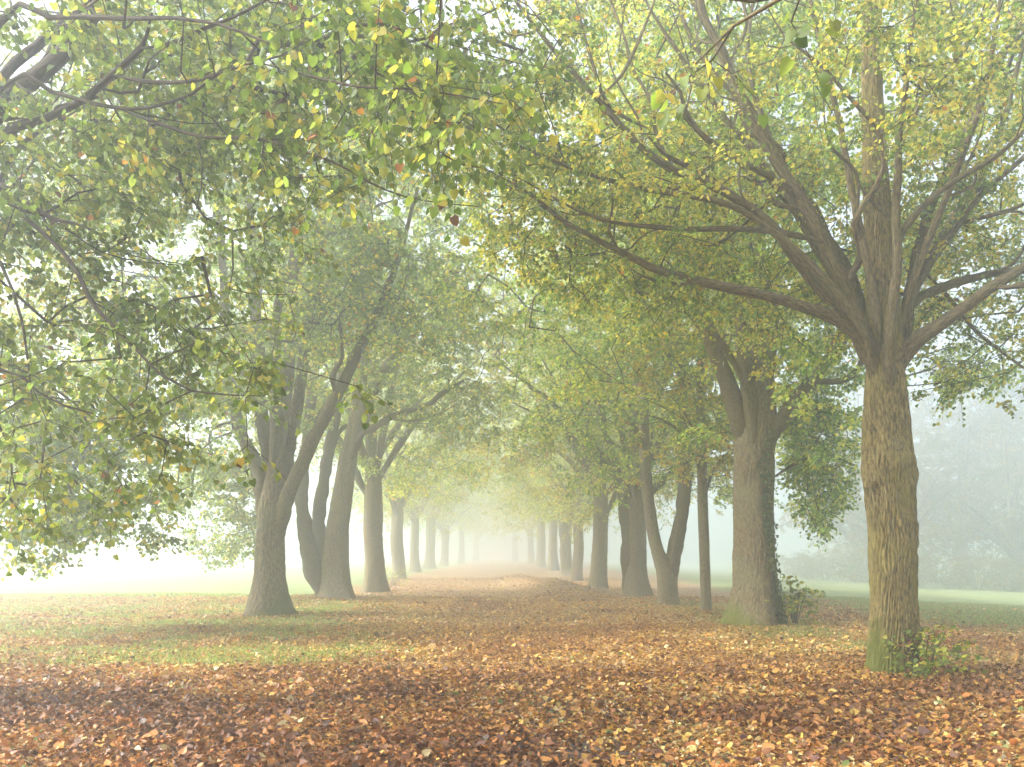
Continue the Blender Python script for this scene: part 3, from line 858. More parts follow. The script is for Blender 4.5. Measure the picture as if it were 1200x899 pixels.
# ---- left row, first tree with three forks
D3 = 22.9
b3 = gbase(314, D3)
trk3 = [at(313, 728, D3), at(314, 705, D3), at(316, 675, D3), at(317, 640, D3), at(319, 600, D3), at(322, 565, D3), at(325, 535, D3), at(332, 490, D3), at(338, 440, D3), at(342, 370, D3), at(345, 290, D3 + .3), at(347, 200, D3 + .3), at(350, 60, D3 + .4)]
trr3 = [.88 * w_ / 2 / FPX * D3 for w_ in (40, 38, 35, 34, 34, 25, 18, 16, 15, 14, 12, 10, 5)]
TL3 = [
    limb([(318, 660, 20, .1), (324, 618, 24, .05), (335, 577, 23), (350, 540, 20), (362, 512, 19), (378, 480, 17), (396, 448, 15), (414, 412, 15), (432, 378, 13), (452, 340, 11), (470, 290, 8), (490, 220, 5)], D3 - .1, -1.0),
    limb([(314, 650, 18), (310, 605, 22), (303, 560, 20), (291, 530, 17), (280, 508, 15), (271, 470, 13), (264, 420, 12), (261, 360, 11), (259, 290, 9), (252, 210, 6)], D3 + .2, .4),
    limb([(316, 570, 22, .3), (309, 520, 18), (303, 465, 16), (299, 400, 15), (296, 320, 12), (292, 230, 8)], D3 + .4, .6),
    limb([(328, 590, 15), (334, 545, 15), (344, 495, 14), (354, 440, 13), (362, 380, 11), (374, 300, 9), (382, 220, 6)], D3 + .2, .6),
    limb([(318, 560, 18), (322, 500, 16), (318, 440, 13), (322, 380, 11), (330, 310, 8)], D3 - .1, -.6),
    limb([(268, 450, 7), (240, 410, 6.5), (210, 380, 5), (170, 372, 4), (120, 390, 2)], D3 - .2, -1.8),
    limb([(262, 400, 7), (230, 350, 6), (190, 310, 5), (140, 290, 3)], D3, -1.2),
    limb([(345, 320, 7), (380, 280, 6), (420, 250, 4), (460, 235, 2)], D3, .8),
]
TL3 = [(p_, r_ * (.78 if i_ == 0 else 1.0)) for i_, (p_, r_) in enumerate(TL3)]
curve3 = [(-300, 640), (0, 662), (70, 655), (100, 640), (150, 628), (180, 640), (205, 638), (225, 600), (260, 540), (290, 500), (330, 470), (400, 400), (460, 420), (520, 400), (560, 330), (620, 200)]
k3 = clip_fn(curve3, [(285, 352, 480, 900, D3 + .4), (330, 420, 430, 640, D3 - .2)])
def crown3(g):
    a, ab = boughs((-7.2, 22.2, 9.8), (7.4, 6.4, 7.6), 200, 13, g, (0.35, 1.0), (1.35, 1.25, .45), keep=k3)
    b, bb = boughs((-9.6, 17.8, 3.9), (3.0, 2.4, 2.9), 62, 11, g, (0.1, 1.0), (1.0, 1.0, .45), keep=k3)
    c, cb = boughs((-3.6, 21.6, 8.7), (2.6, 1.4, 2.8), 16, 12, g, (0.1, 1.0), (1.2, 1.1, .4), keep=k3)
    return np.concatenate([a, b, c]), np.concatenate([ab, bb + ab.max() + 1, cb + ab.max() + bb.max() + 2])
make_tree('lime_tree', 'broad forked tree with flared foot, nearest trunk standing on the left', b3, trk3, trr3, TL3, crown3, PAL_LEFT, 13, bark=M_BARK,
          tr_kw=dict(sides=160, step=0.05, flare=0.72, flare_h=1.5, depth=0.035, ridges=30, moss_h=.7, moss_dir=0.0),
          spray_kw=dict(tw=4, per=8, size=(.075, .105)))

# ---- left row, second: cluster of stems from one stool
D4 = 32.5
b4 = gbase(388, D4)
trk4 = [at(392, 706, D4), at(392, 690, D4), at(393, 660, D4), at(396, 620, D4), at(402, 580, D4), at(408, 540, D4), at(415, 505, D4), at(420, 470, D4), at(424, 420, D4), at(424, 350, D4), at(422, 250, D4), at(420, 120, D4)]
trr4 = [w_ / 2 / FPX * D4 for w_ in (35, 33, 29, 25, 23, 21, 19, 17, 15, 13, 10, 6)]
TL4 = [
    limb([(378, 700, 26), (370, 675, 24), (361, 645, 20), (354, 605, 16), (353, 570, 14), (358, 530, 13), (364, 480, 12), (370, 420, 10), (378, 350, 7), (385, 270, 4)], D4 - .1, .3),
    limb([(380, 690, 22), (374, 640, 18), (374, 600, 15), (380, 560, 14), (388, 520, 13), (396, 470, 12), (400, 410, 10), (404, 340, 7)], D4 + .3, .8),
    limb([(410, 540, 18), (420, 505, 18), (432, 470, 16), (446, 440, 14), (466, 412, 12), (490, 385, 9), (520, 350, 6), (545, 300, 3)], D4 - .2, -.8),
    limb([(414, 520, 8), (430, 506, 8), (452, 492, 7.5), (475, 482, 7), (500, 474, 6), (522, 460, 5), (545, 445, 3)], D4 - .6, -1.0),
    limb([(422, 440, 9), (436, 400, 8), (455, 372, 7), (480, 362, 5), (520, 358, 3)], D4, .5),
]
curve4 = [(180, 640), (225, 665), (270, 675), (295, 650), (330, 600), (360, 540), (420, 470), (480, 500), (560, 560), (620, 560), (700, 500)]
k4 = clip_fn(curve4, [(345, 425, 500, 900, D4 + .5)])
def crown4(g):
    a, ab = boughs((-7.0, 32.6, 9.4), (7.0, 6.0, 8.0), 180, 12, g, (0.35, 1.0), (1.5, 1.4, .5), keep=k4)
    b, bb = boughs((-10.2, 31.8, 3.4), (2.2, 2.6, 2.6), 30, 11, g, (0.1, 1.0), (1.2, 1.2, .5), keep=k4)
    return np.concatenate([a, b]), np.concatenate([ab, bb + ab.max() + 1])
make_tree('lime_tree', 'cluster of leaning stems from one stool, second tree of the left row', b4, trk4, trr4, TL4, crown4, PAL_LEFT, 14, bark=M_BARK,
          tr_kw=dict(sides=110, step=0.08, flare=0.6, flare_h=1.5, depth=0.03, ridges=22),
          spray_kw=dict(tw=3, per=8, size=(.09, .125)), shape=6, twig_sides=3)

# ---- thin young tree, third on the right
D5 = 24.4
b5 = gbase(827, D5)
trk5 = [at(827, 724, D5), at(827, 700, D5), at(825, 640, D5), at(823, 580, D5), at(822, 520, D5), at(821, 460, D5), at(822, 400, D5), at(824, 330, D5), at(826, 240, D5)]
trr5 = [w_ / 2 / FPX * D5 for w_ in (13, 12, 12, 11.5, 11, 10, 8, 6, 2)]
TL5 = [limb(s_, D5, dd_) for s_, dd_ in (
    ([(824, 590, 5), (835, 555, 4.5), (850, 535, 4), (875, 520, 3), (900, 515, 1.5)], .6),
    ([(822, 560, 5), (812, 530, 4), (795, 505, 3.4), (770, 490, 2), (745, 485, 1)], -.8),
    ([(822, 540, 4.5), (838, 500, 4), (850, 460, 3), (862, 430, 1.5)], .8),
    ([(822, 490, 4), (808, 450, 3.5), (790, 420, 3), (765, 400, 1.5)], -.6),
    ([(822, 440, 4), (836, 400, 3), (850, 360, 1.5)], -.4))]
k5 = clip_fn([(640, 480), (720, 560), (780, 600), (850, 590), (900, 520), (980, 500)], [(814, 832, 540, 900, D5 + .3)])
make_tree('young_tree', 'slender straight young tree between the ivy-clad trunk and the pair of forked stems', b5, trk5, trr5, TL5,
          lambda g: boughs((5.4, 24.4, 7.0), (3.2, 2.8, 4.2), 40, 11, g, (0.3, 1.0), (.9, .9, .4), keep=k5), PAL_GOLD, 15, bark=M_BARK,
          tr_kw=dict(sides=40, step=0.08, flare=0.25, flare_h=.5, depth=0.012, ridges=14), spray_kw=dict(tw=3, per=8, size=(.08, .11)), twig_sides=3)

# ---- V-shaped tree, fourth on the right
D6 = 28.0
b6 = gbase(785, D6)
trk6 = [at(784, 715, D6), at(783, 700, D6), at(782, 680, D6), at(779, 664, D6), at(771, 645, D6), at(764, 615, D6), at(758, 570, D6), at(755, 520, D6), at(754, 460, D6), at(752, 380, D6), at(750, 260, D6)]
trr6 = [w_ / 2 / FPX * D6 for w_ in (24, 23, 23, 22, 15, 14, 13.5, 13, 11, 8, 3)]
TL6 = [
    limb([(788, 705, 14), (788, 670, 17), (793, 640, 17), (799, 600, 16), (802, 560, 15), (801, 510, 14), (799, 450, 12), (796, 380, 9), (794, 300, 6), (790, 220, 3)], D6 - .05, .3),
    limb([(801, 540, 7), (812, 500, 7), (826, 460, 5), (845, 420, 3)], D6, .6),
    limb([(757, 540, 6), (745, 505, 6), (728, 480, 5), (700, 460, 3)], D6, -.8),
    limb([(795, 440, 8), (780, 390, 7), (770, 330, 5), (768, 260, 3)], D6 + .2, .4),
]
k6 = clip_fn([(560, 480), (640, 560), (720, 590), (760, 560), (800, 560), (850, 600), (900, 560)], [(745, 812, 500, 900, D6 + .3)])
make_tree('lime_tree', 'tree forking low into two smooth upright stems in a V', b6, trk6, trr6, TL6,
          lambda g: boughs((5.0, 28.2, 9.4), (5.0, 4.4, 6.6), 75, 12, g, (0.35, 1.0), (1.3, 1.2, .45), keep=k6), PAL_FRESH, 16, bark=M_BARK,
          tr_kw=dict(sides=48, step=0.08, flare=0.35, flare_h=.8, depth=0.012, ridges=14), spray_kw=dict(tw=3, per=8, size=(.085, .12)), twig_sides=3)

# ---- near tree left of the camera: its trunk is outside the frame, its boughs hang into it
b7 = np.array([-7.2, 9.2, float(gz(-7.2, 9.2))])
trk7 = [b7 + [0, 0, -.15], b7 + [0, 0, .5], b7 + [0, .05, 1.5], b7 + [.05, 0, 2.6], b7 + [.15, -.1, 3.6], b7 + [.2, -.1, 5], b7 + [.3, -.1, 7], b7 + [.3, 0, 10], b7 + [.3, 0, 14]]
trr7 = [.5, .45, .42, .42, .40, .32, .26, .18, .05]
J = b7 + [.12, -.1, 3.0]
def near_limb(spec, d0, dd, start=J, r0=None):
    p, r = limb(spec, d0, dd)
    m_ = start * .45 + p[0] * .55 + np.array([0, 0, .35])
    r0 = r0 or r[0] * 1.35
    return np.vstack([[start], [m_], p]), np.concatenate([[r0 * 1.1, r0], r])
J2 = b7 + [.1, -.15, 2.3]
TL7 = [
    near_limb([(0, 125, 21), (32, 94, 20), (75, 57, 19), (105, 24, 17), (125, -5, 14), (150, -60, 11), (190, -150, 7)], 7.6, -.6),
    near_limb([(0, 98, 12), (42, 57, 11.5), (82, 22, 11), (102, 0, 10), (130, -50, 8), (180, -120, 5)], 7.9, -.3),
    near_limb([(0, 167, 9.5), (50, 142, 9), (95, 118, 8.5), (132, 88, 7.5), (165, 57, 6.5), (172, 42, 4), (178, 15, 2.5)], 7.2, -.6),
    limb([(165, 57, 5.5), (205, 50, 5), (235, 36, 4.6), (270, 22, 4), (310, 2, 3), (350, -20, 1.8)], 6.6, -.4),
    limb([(133, 88, 5.2), (165, 96, 5), (200, 98, 4.6), (235, 93, 4.2), (265, 82, 3.6), (300, 72, 3), (350, 60, 2)], 6.75, -.9),
    near_limb([(5, 100, 5.5), (60, 108, 5), (100, 120, 5), (140, 128, 4.6), (175, 127, 4), (225, 110, 3.4), (250, 92, 2.4), (275, 75, 1.4)], 7.0, -.6),
    limb([(140, 128, 4.2), (190, 147, 4), (240, 162, 3.8), (310, 165, 3.4), (390, 190, 3), (450, 222, 2.4), (500, 235, 1.6), (560, 242, 1)], 6.75, -1.0),
    near_limb([(0, 24, 7.5), (60, 20, 7), (110, 20, 6.5), (160, 22, 6), (205, 21, 5), (260, 30, 3.5), (330, 55, 2.6)], 6.6, -1.2),
    near_limb([(0, 236, 6.5), (30, 257, 6.2), (67, 290, 6), (90, 320, 5.6), (107, 355, 5.2), (135, 385, 4.8), (162, 412, 4), (190, 440, 3.2), (225, 458, 2.6), (265, 462, 2), (310, 464, 1.2)], 6.8, -.5, J2),
    near_limb([(0, 218, 7.5), (25, 232, 7), (60, 257, 5.5), (87, 262, 3.5), (110, 270, 2)], 7.0, -.3, J2),
    near_limb([(0, 307, 4), (15, 342, 3.6), (25, 375, 3.2), (33, 425, 2.4), (38, 470, 1.4)], 6.6, -.1, J2),
    near_limb([(0, 432, 3.4), (27, 441, 3.2), (47, 460, 3), (77, 476, 2.6), (107, 484, 2.2), (132, 500, 1.8), (150, 525, 1.2)], 6.7, -.1, J2),
    near_limb([(0, 500, 2.8), (14, 555, 2.4), (22, 590, 1.6)], 6.9, 0, J2),
    limb([(230, 160, 2.6), (237, 190, 2.4), (236, 220, 2), (230, 245, 1.2)], 6.3, 0),
    limb([(300, 72, 3), (360, 88, 3), (420, 100, 2.8), (480, 104, 2.4), (540, 112, 2), (590, 122, 1.2)], 5.9, -1.2),
]
curve7 = [(-400, 600), (0, 605), (60, 615), (120, 590), (200, 565), (235, 530), (265, 500), (300, 480), (335, 470), (350, 400), (380, 240), (450, 205), (600, 190), (640, 130), (700, 40)]
k7 = clip_fn(curve7, [(255, 520, 190, 360, 9)])
ext7 = px_targets([(280, 75, 5.9), (330, 60, 5.5), (350, 110, 5.7), (390, 95, 5.3), (430, 60, 5.3), (440, 120, 5.5), (470, 105, 5.1), (510, 120, 5.1), (545, 75, 4.9), (560, 130, 5.0), (590, 100, 4.8), (340, 165, 6.1), (410, 185, 5.5), (440, 175, 5.5), (300, 150, 6.3), (490, 40, 5.1), (380, 20, 5.3), (250, 40, 6.3),
                   (270, 430, 6.4), (300, 415, 6.4), (320, 440, 6.5), (255, 480, 6.5), (285, 470, 6.4), (180, 440, 6.4), (200, 410, 6.5), (150, 480, 6.5), (170, 520, 6.6), (140, 545, 6.6), (60, 560, 6.6), (20, 570, 6.7), (100, 530, 6.6), (190, 545, 6.6), (40, 600, 6.7), (10, 610, 6.8)], np.random.default_rng(71), 2, .26)
def crown7(g):
    a, ab = boughs((-4.0, 8.0, 4.9), (4.3, 2.4, 3.4), 105, 6, g, (0.15, 1.0), (.85, .8, .3), keep=k7)
    b, bb = boughs((-6.5, 9, 9.5), (6.5, 5.5, 5.0), 84, 8, g, (0.5, 1.0), (1.2, 1.2, .4), keep=k7)  # crown mostly above the frame; extra boughs added to shade the leaves below
    c, cb = boughs((-.9, 9.6, 7.4), (1.9, 1.5, 1.1), 16, 8, g, (0.0, 1.0), (.9, .8, .3))
    d, db = boughs((-2.9, 8.6, 6.6), (2.4, 1.6, 1.2), 18, 7, g, (0.0, 1.0), (.9, .8, .3))
    return np.concatenate([a, b, c, d]), np.concatenate([ab, bb + ab.max() + 1, cb + ab.max() + bb.max() + 2, db + ab.max() + bb.max() + cb.max() + 3])
make_tree('lime_tree', 'near tree whose green boughs hang into the upper left from beyond the frame', b7, trk7, trr7, TL7, crown7, PAL_NEAR, 17, bark=M_BARK, limb_bark=M_TWIG,
          tr_kw=dict(sides=48, step=0.1, flare=0.6, flare_h=1.2, depth=0.03, ridges=20), spray_kw=dict(tw=4, per=9, length=(.2, .45), size=(.042, .068), droop=.75), shape=8, per_leaf_parts=300, extra=ext7)

# ---- near tree right of the camera: one bough reaches into the top of the frame
b8 = np.array([6.6, 1.4, float(gz(6.6, 1.4))])
trk8 = [b8 + [0, 0, -.15], b8 + [0, 0, .6], b8 + [0, 0, 2], b8 + [-.05, 0, 3.6], b8 + [-.1, 0, 6], b8 + [-.1, 0, 10], b8 + [-.1, 0, 14]]
trr8 = [.5, .44, .42, .38, .3, .18, .05]
p8 = [b8 + [-.1, 0, 4.2], np.array([4.6, 2.2, 5.6]), np.array([3.0, 3.0, 5.1]), at(1010, -60, 3.7), at(920, -5, 3.8), at(860, 30, 3.9), at(815, 75, 3.9)]
TL8 = [(np.array(p8), np.array([.13, .09, .06, .02, .01, .007, .003])),
       (np.array([b8 + [-.1, 0, 5], b8 + [-1.5, 1.5, 7.5], b8 + [-3, 3, 9.5]]), np.array([.16, .12, .05])),
       (np.array([b8 + [0, 0, 4.6], b8 + [2, 1, 7], b8 + [4, 2, 8.5]]), np.array([.16, .12, .05])),
       (np.array([b8 + [0, 0, 4.4], b8 + [0, -2, 7], b8 + [-1, -4, 9]]), np.array([.16, .12, .05]))]
k8 = clip_fn([(-3000, -60), (4000, -60)])
def crown8(g):
    def keep(p):
        px, py = proj(p)
        return (p[:, 1] < 0.3) | (py < -60) | (px > 1300)
    return boughs((6.4, 0.6, 9.5), (6.0, 5.5, 5.0), 60, 8, g, (0.5, 1.0), (1.2, 1.2, .4), keep=keep)
make_tree('lime_tree', 'near tree on the right beyond the frame, its bough tip dangling at the top', b8, trk8, trr8, TL8, crown8, PAL_NEAR, 18, bark=M_BARK,
          tr_kw=dict(sides=40, step=0.12, flare=0.6, flare_h=1.2, depth=0.03, ridges=20), spray_kw=dict(tw=2, per=5, size=(.06, .085), droop=.75), shape=8,
          extra=px_targets([(830, 60, 4.0), (800, 85, 4.0), (915, 15, 4.0)], np.random.default_rng(81), 1, .05))

# ---- trees further down the walk: three grown once, then copied and turned
def generic(name, label, base, seed, H=16, rad=.45, fork=4.0, cr=6.3, pal=PAL_FAR, nlimb=7, nb=145, per=11, lean=0.0, low=2.6, gold=None, size=(.11, .15), group=None, twin=False, cat='tree', shape=4):
    g = np.random.default_rng(seed)
    base = np.asarray(base, float)
    hh = np.array([-.2, .3, 1.2, fork * .6, fork, fork * 1.5, H * .55, H * .75, H * .93])
    trk_ = base + np.stack([lean * hh + .06 * np.sin(hh + seed), .05 * np.cos(hh * 1.3 + seed), hh], 1)
    trr_ = rad * np.interp(hh, [0, 1.2, fork, fork * 1.5, H], [1.08, 1.0, .92, .62, .06])
    L = []
    for i in range(nlimb):
        a_ = i / nlimb * 2 * math.pi + g.uniform(-.4, .4)
        s_ = np.array([trk_[4][0], trk_[4][1], base[2] + fork * g.uniform(.8, 1.25)])
        o_ = np.array([math.cos(a_), math.sin(a_), 0])
        up = g.uniform(.5, 1.5)
        ln = cr * g.uniform(.75, .95)
        L.append((np.array([s_ - [0, 0, .3], s_ + o_ * ln * .2 + [0, 0, ln * .25 * up], s_ + o_ * ln * .5 + [0, 0, ln * .6 * up], s_ + o_ * ln * .8 + [0, 0, ln * .85 * up], s_ + o_ * ln + [0, 0, ln * 1.0 * up]]),
                  np.array([rad * .5, rad * .38, rad * .26, rad * .16, rad * .05])))
    if twin:
        L.append((np.array([base + [-rad * .9, 0, -.1], base + [-rad * 1.0, 0, 1.5], base + [-rad * 1.3, .1, 3.5], base + [-rad * 2.6, .2, 6], base + [-rad * 4, .3, 9]]), np.array([rad * .8, rad * .65, rad * .55, rad * .4, rad * .1])))
    cz = (low + H) / 2
    def keep(p):
        return (p[:, 2] - base[2] > low + 0.9 * np.sin(p[:, 0] * 1.7) + 2.4 * np.exp(-((p[:, 0] - base[0]) ** 2 + (p[:, 1] - base[1]) ** 2) / 6))
    def crown(gg):
        return boughs(base + [0, 0, cz], (cr, cr, (H - low) / 2), nb, per, gg, (.4, 1.0), (1.5, 1.5, .5), keep=keep)
    return make_tree(name, label, base, trk_, trr_, L, crown, pal, seed, bark=M_BARK, group=group, tr_kw=dict(sides=40, step=.12, flare=.55, flare_h=1.2, depth=.025, ridges=9),
                     spray_kw=dict(tw=3, per=8, size=size, length=(.3, .65)), shape=shape, twig_sides=3, cat=cat, side_step=9)

def copy_tree(src, loc, rz, sc, label):
    c = src.copy(); C.objects.link(c)
    c.location = loc; c.rotation_euler = (0, 0, rz); c.scale = (sc, sc, sc)
    c['label'] = label
    for ch in list(src.children):
        k = ch.copy(); C.objects.link(k); k.parent = c
    return c

ROW = 'fog-faded trees further down the walk'
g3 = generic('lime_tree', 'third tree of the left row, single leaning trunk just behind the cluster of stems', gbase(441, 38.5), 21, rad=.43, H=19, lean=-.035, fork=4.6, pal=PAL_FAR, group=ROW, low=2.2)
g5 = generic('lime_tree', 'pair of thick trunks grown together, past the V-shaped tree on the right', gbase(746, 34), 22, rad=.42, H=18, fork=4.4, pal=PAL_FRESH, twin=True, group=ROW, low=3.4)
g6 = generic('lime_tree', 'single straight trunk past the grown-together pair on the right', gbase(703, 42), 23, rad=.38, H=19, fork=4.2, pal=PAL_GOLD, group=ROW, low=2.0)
far_rows = [
    (g3, 467, 58, 1.2, 1.0, 'fourth tree of the left row, with brushwood at its foot'),
    (g6, 486, 78, 2.0, 1.05, 'fifth tree of the left row, slim pale trunk'),
    (g3, 503, 98, 2.9, 1.25, 'sixth tree of the left row, half lost in fog'),
    (g5, 521, 120, 4.2, 1.2, 'seventh tree of the left row, thick pale shape in fog'),
    (g6, 541, 150, 5.2, 1.3, 'eighth tree of the left row, faintest outline before the fog closes'),
    (g3, 676, 56, 3.7, .8, 'slim trunk left of the straight single trunk on the right'),
    (g5, 664, 68, .8, 1.05, 'thick misty trunk beyond the slim one on the right'),
    (g6, 648, 86, 1.7, 1.2, 'misty trunk deep in the right-hand row'),
    (g3, 634, 108, 4.9, 1.25, 'very pale trunk near the far end of the right row'),
    (g6, 622, 140, 3.1, 1.3, 'farthest faint tree of the right-hand row'),
    (g5, 558, 190, 2.2, 1.35, 'last grey tree on the left where the walk vanishes'),
    (g3, 604, 185, 5.6, 1.35, 'last grey tree on the right where the walk vanishes'),
]
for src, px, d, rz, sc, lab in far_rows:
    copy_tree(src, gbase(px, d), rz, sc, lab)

# ---- wood edge across the field on the right, dim in fog
PAL_EDGE = [((.13, .14, .085), 4), ((.17, .165, .095), 2.5), ((.30, .26, .10), 1), ((.36, .19, .07), .9), ((.20, .11, .06), .5)]
EDGE = 'trees along the far edge of the right-hand field'
e1 = generic('field_tree', 'rounded yellowing tree across the field, just right of the near trunk', (38.6, 84.6, float(gz(38.6, 84.6))), 31, H=16, rad=.45, fork=3.2, cr=7, pal=PAL_EDGE, nb=130, low=.2, group=EDGE, size=(.13, .18))
e2 = generic('field_tree', 'dark leaning tree across the field at the right edge', (49.4, 82.8, float(gz(49.4, 82.8))), 32, H=17, rad=.5, fork=3.0, cr=7.5, pal=PAL_EDGE, nb=130, low=.3, lean=-.12, group=EDGE, size=(.13, .18))
for src, x, y, rz, sc, lab in ((e1, 50.2, 75.0, 2.0, 1.49, 'tall orange-tinged tree at the far right across the field'), (e2, 35.2, 87.0, 1.2, 1.23, 'faint tree at the left end of the far wood edge'),
                               (e1, 45.0, 85.5, 4.0, 1.56, 'pale tree standing behind the rounded yellowing one'), (e2, 57.0, 93.0, 3.0, 1.56, 'grey tree deepest in the far wood edge'), (e1, 42.8, 102.0, 0.7, 1.17, 'lowest faint tree where the far wood edge fades out')):
    x, y, sc = x * 1.2, y * 1.2, sc * 1.15
    copy_tree(src, (x, y, float(gz(x, y))), rz, sc, lab)

def bush(name, label, base, seed, rx, rz_, pal, nb=14, per=10, size=(.10, .14), group=None, stems=5, single=False, tw=3, pl=7, cat='shrub', sp=(.5, .5, .3), length=(.22, .4)):
    g = np.random.default_rng(seed)
    base = np.asarray(base, float)
    t = thing(name, label, cat, base, group)
    sk = []
    for i in range(stems):
        a_ = i / stems * 6.28 + g.uniform(-.5, .5)
        o_ = np.array([math.cos(a_), math.sin(a_), 0]) * rx * g.uniform(.3, .8)
        p = resample(np.array([base + o_ * .08 - [0, 0, .05], base + o_ * .5 + [0, 0, rz_ * .5], base + o_ + [0, 0, rz_ * g.uniform(.8, 1.1)]]), .08)
        r = np.linspace(.012, .004, len(p)) * max(1, rx)
        tb = Tubes(); tb.add(p - base, r, 5)
        tb.build('stem', M_TWIG, t)
        sk.append((p[1:], r[1:]))
    T, B = boughs(base + [0, 0, rz_ * .55], (rx, rx, rz_ * .55), nb, per, g, (.2, 1.0), sp, keep=lambda p: p[:, 2] > base[2] + .04)
    ch, ax = grow(sk, T, twig_r=.003, g=g)
    tb = Tubes()
    for p, r in ch:
        tb.add(p - base, r, 3)
    P, TT, N, sz, col, a, e = sprays(T, B, ax, pal, g, tw=tw, per=pl, size=size, length=length, droop=.3, spread=.1)
    tb.straight(a - base, e - base, .002, .0012)
    tw_ = tb.build('twigs', M_TWIG, t); tw_['kind'] = 'stuff'
    if single:
        zc = np.clip((P[:, 2] - base[2]) / rz_, 0, 1)
        single_leaves(t, P - base, TT, N, sz, col, g, M_LEAF, 'leaf', key=name + str(seed))
    else:
        fl = link('foliage', leaf_mesh('foliage', P - base, TT, N, sz, col, fold=.25, shape=4), M_LEAF, t); fl['kind'] = 'stuff'
    return t

HEDGE = 'bushes under the far trees on the right'
h1 = bush('hedge_bush', 'low dark bush at the foot of the far trees, right of the near trunk', (36.5, 79, float(gz(36.5, 79))), 41, 3.4, 3.4, PAL_EDGE, 26, 14, (.13, .18), HEDGE, length=(.3, .6), sp=(.9, .9, .5))
hb = [(34.8, 63.8, 1.3, 'dark bush next along the far field edge'), (38.4, 63.0, 2.4, 'third low bush of the far hedge line'), (42.0, 64.5, 0.4, 'fourth low bush near the right edge across the field'), (45.8, 66.0, 3.3, 'bush at the right edge of the picture across the field'), (31.5, 75.0, 5.0, 'paler bush behind the first of the far hedge line'), (30.9, 84.0, 2.1, 'small pale bush where the hedge line recedes'), (31.2, 93.0, 4.1, 'faintest bush at the end of the hedge line'), (50.2, 69.0, 1.0, 'outermost bush of the far hedge line')]
for x, y, rz, lab in hb:
    x, y = x * 1.2, y * 1.2
    copy_tree(h1, (x, y, float(gz(x, y))), rz, 1.0, lab)

# ---- leafy shoots at the feet of the two nearest right-hand trees
PAL_SHOOT = [(G1, 1), (G2, 3), (G3, 2), (Y1, 2.5), (Y2, .8), ((.22, .09, .05), 1.2), (BR, 1.2)]
sx = at(1082, 790, 11.2)
bush('sucker_shoots', 'leafy green and reddish shoots at the mossy foot of the near right trunk', (sx[0], 11.2, float(gz(sx[0], 11.2))), 51, .48, .60, PAL_SHOOT, 20, 5, (.045, .075), None, 14, True, 2, 4, sp=(.22, .22, .14), length=(.08, .2))
sx = at(932, 728, 19.5)
bush('sucker_shoots', 'small leafy clump at the foot of the ivy-clad trunk', (sx[0], 19.5, float(gz(sx[0], 19.5))), 52, .48, .85, PAL_SHOOT, 13, 4, (.07, .11), None, 10, True, 2, 4, sp=(.26, .26, .2), length=(.1, .25))
sx = at(462, 684, 46.5)
bush('brushwood', 'low twiggy brushwood at the foot of the fourth left tree', (sx[0], 46.5, float(gz(sx[0], 46.5))), 53, .9, .8, PAL_FAR, 8, 6, (.08, .1), None, 12, False, 2, 2, sp=(.4, .4, .3))

# ---- ivy climbing the second right-hand trunk
g = np.random.default_rng(61)
iv = thing('ivy', 'narrow strand of ivy climbing the second right-hand trunk', 'ivy', gbase(905, 19.2))
ibase = np.array(iv.location)
def on_trunk2(z, az, off=.07):
    zs = [p[2] for p in trk2]
    r_ = np.interp(z, zs, trr2) * (1 + .55 * .9 * np.exp(-(z - b2_[2] + .1) / .55)) + off
    return np.array([np.interp(z, zs, [p[0] for p in trk2]) + r_ * math.cos(az), D2 + r_ * math.sin(az), z])
tb = Tubes(); IP, IT, IN = [], [], []
for s in range(3):
    zz = np.linspace(b2_[2] + .02, 4.6 - s * 1.1, 26)
    azs = -1.05 + .1 * s + .13 * np.sin(zz * 1.6 + s) - .08 * zz
    pts = np.array([on_trunk2(z_, a_) for z_, a_ in zip(zz, azs)])
    tb.add(pts - ibase, np.linspace(.014, .005, 26), 5)
    for k in range(230 if s < 2 else 150):
        z_ = b2_[2] + (4.6 - s * 1.1 - b2_[2]) * g.random() ** 1.1
        a_ = np.interp(z_, zz, azs) + g.normal(0, .13)
        nn = np.array([math.cos(a_), math.sin(a_), .2])
        IP.append(on_trunk2(z_, a_, .09 + .07 * g.random()) - ibase); IN.append(nn + g.normal(0, .3, 3)); IT.append(np.array([0, 0, -1.0]) + g.normal(0, .5, 3))
tb.build('stem', M_TWIG, iv)
k = len(IP)
fl = link('foliage', leaf_mesh('foliage', np.array(IP), np.array(IT), np.array(IN), g.uniform(.05, .085, k), pick([((.05, .08, .03), 3), ((.08, .115, .045), 2), ((.16, .18, .10), 1.5)], k, g)), M_LEAF, iv)
fl['kind'] = 'stuff'

# ---------------------------------------------------------------- fallen leaves
g = np.random.default_rng(91)
bands = [(5.6, 12, 1600), (12, 20, 680), (20, 34, 170), (34, 60, 40)]
XS, YS = [], []
for y0, y1, den in bands:
    half = 0.60 * y1 + 3.0
    nn = int(2 * half * (y1 - y0) * den)
    y = g.uniform(y0, y1, nn); x = g.uniform(-half, half, nn)
    inside = np.abs(x) < 0.60 * y + 3.0
    la = litter_amount(x, y)
    pr = 0.11 + 0.89 * la
    pr = np.where(y > 34, pr * (np.abs(x + 1) < 8), pr)
    # the tarmac shows through in front of the camera
    bare = np.exp(-(((x - .62) / .42) ** 2 + ((y - 7.2) / .5) ** 2)) * .66 + np.exp(-(((x - .35) / .3) ** 2 + ((y - 9.2) / .8) ** 2)) * .5
    kk = inside & (g.random(nn) < pr * (1 - np.clip(bare, 0, .95)))
    XS.append(x[kk]); YS.append(y[kk])
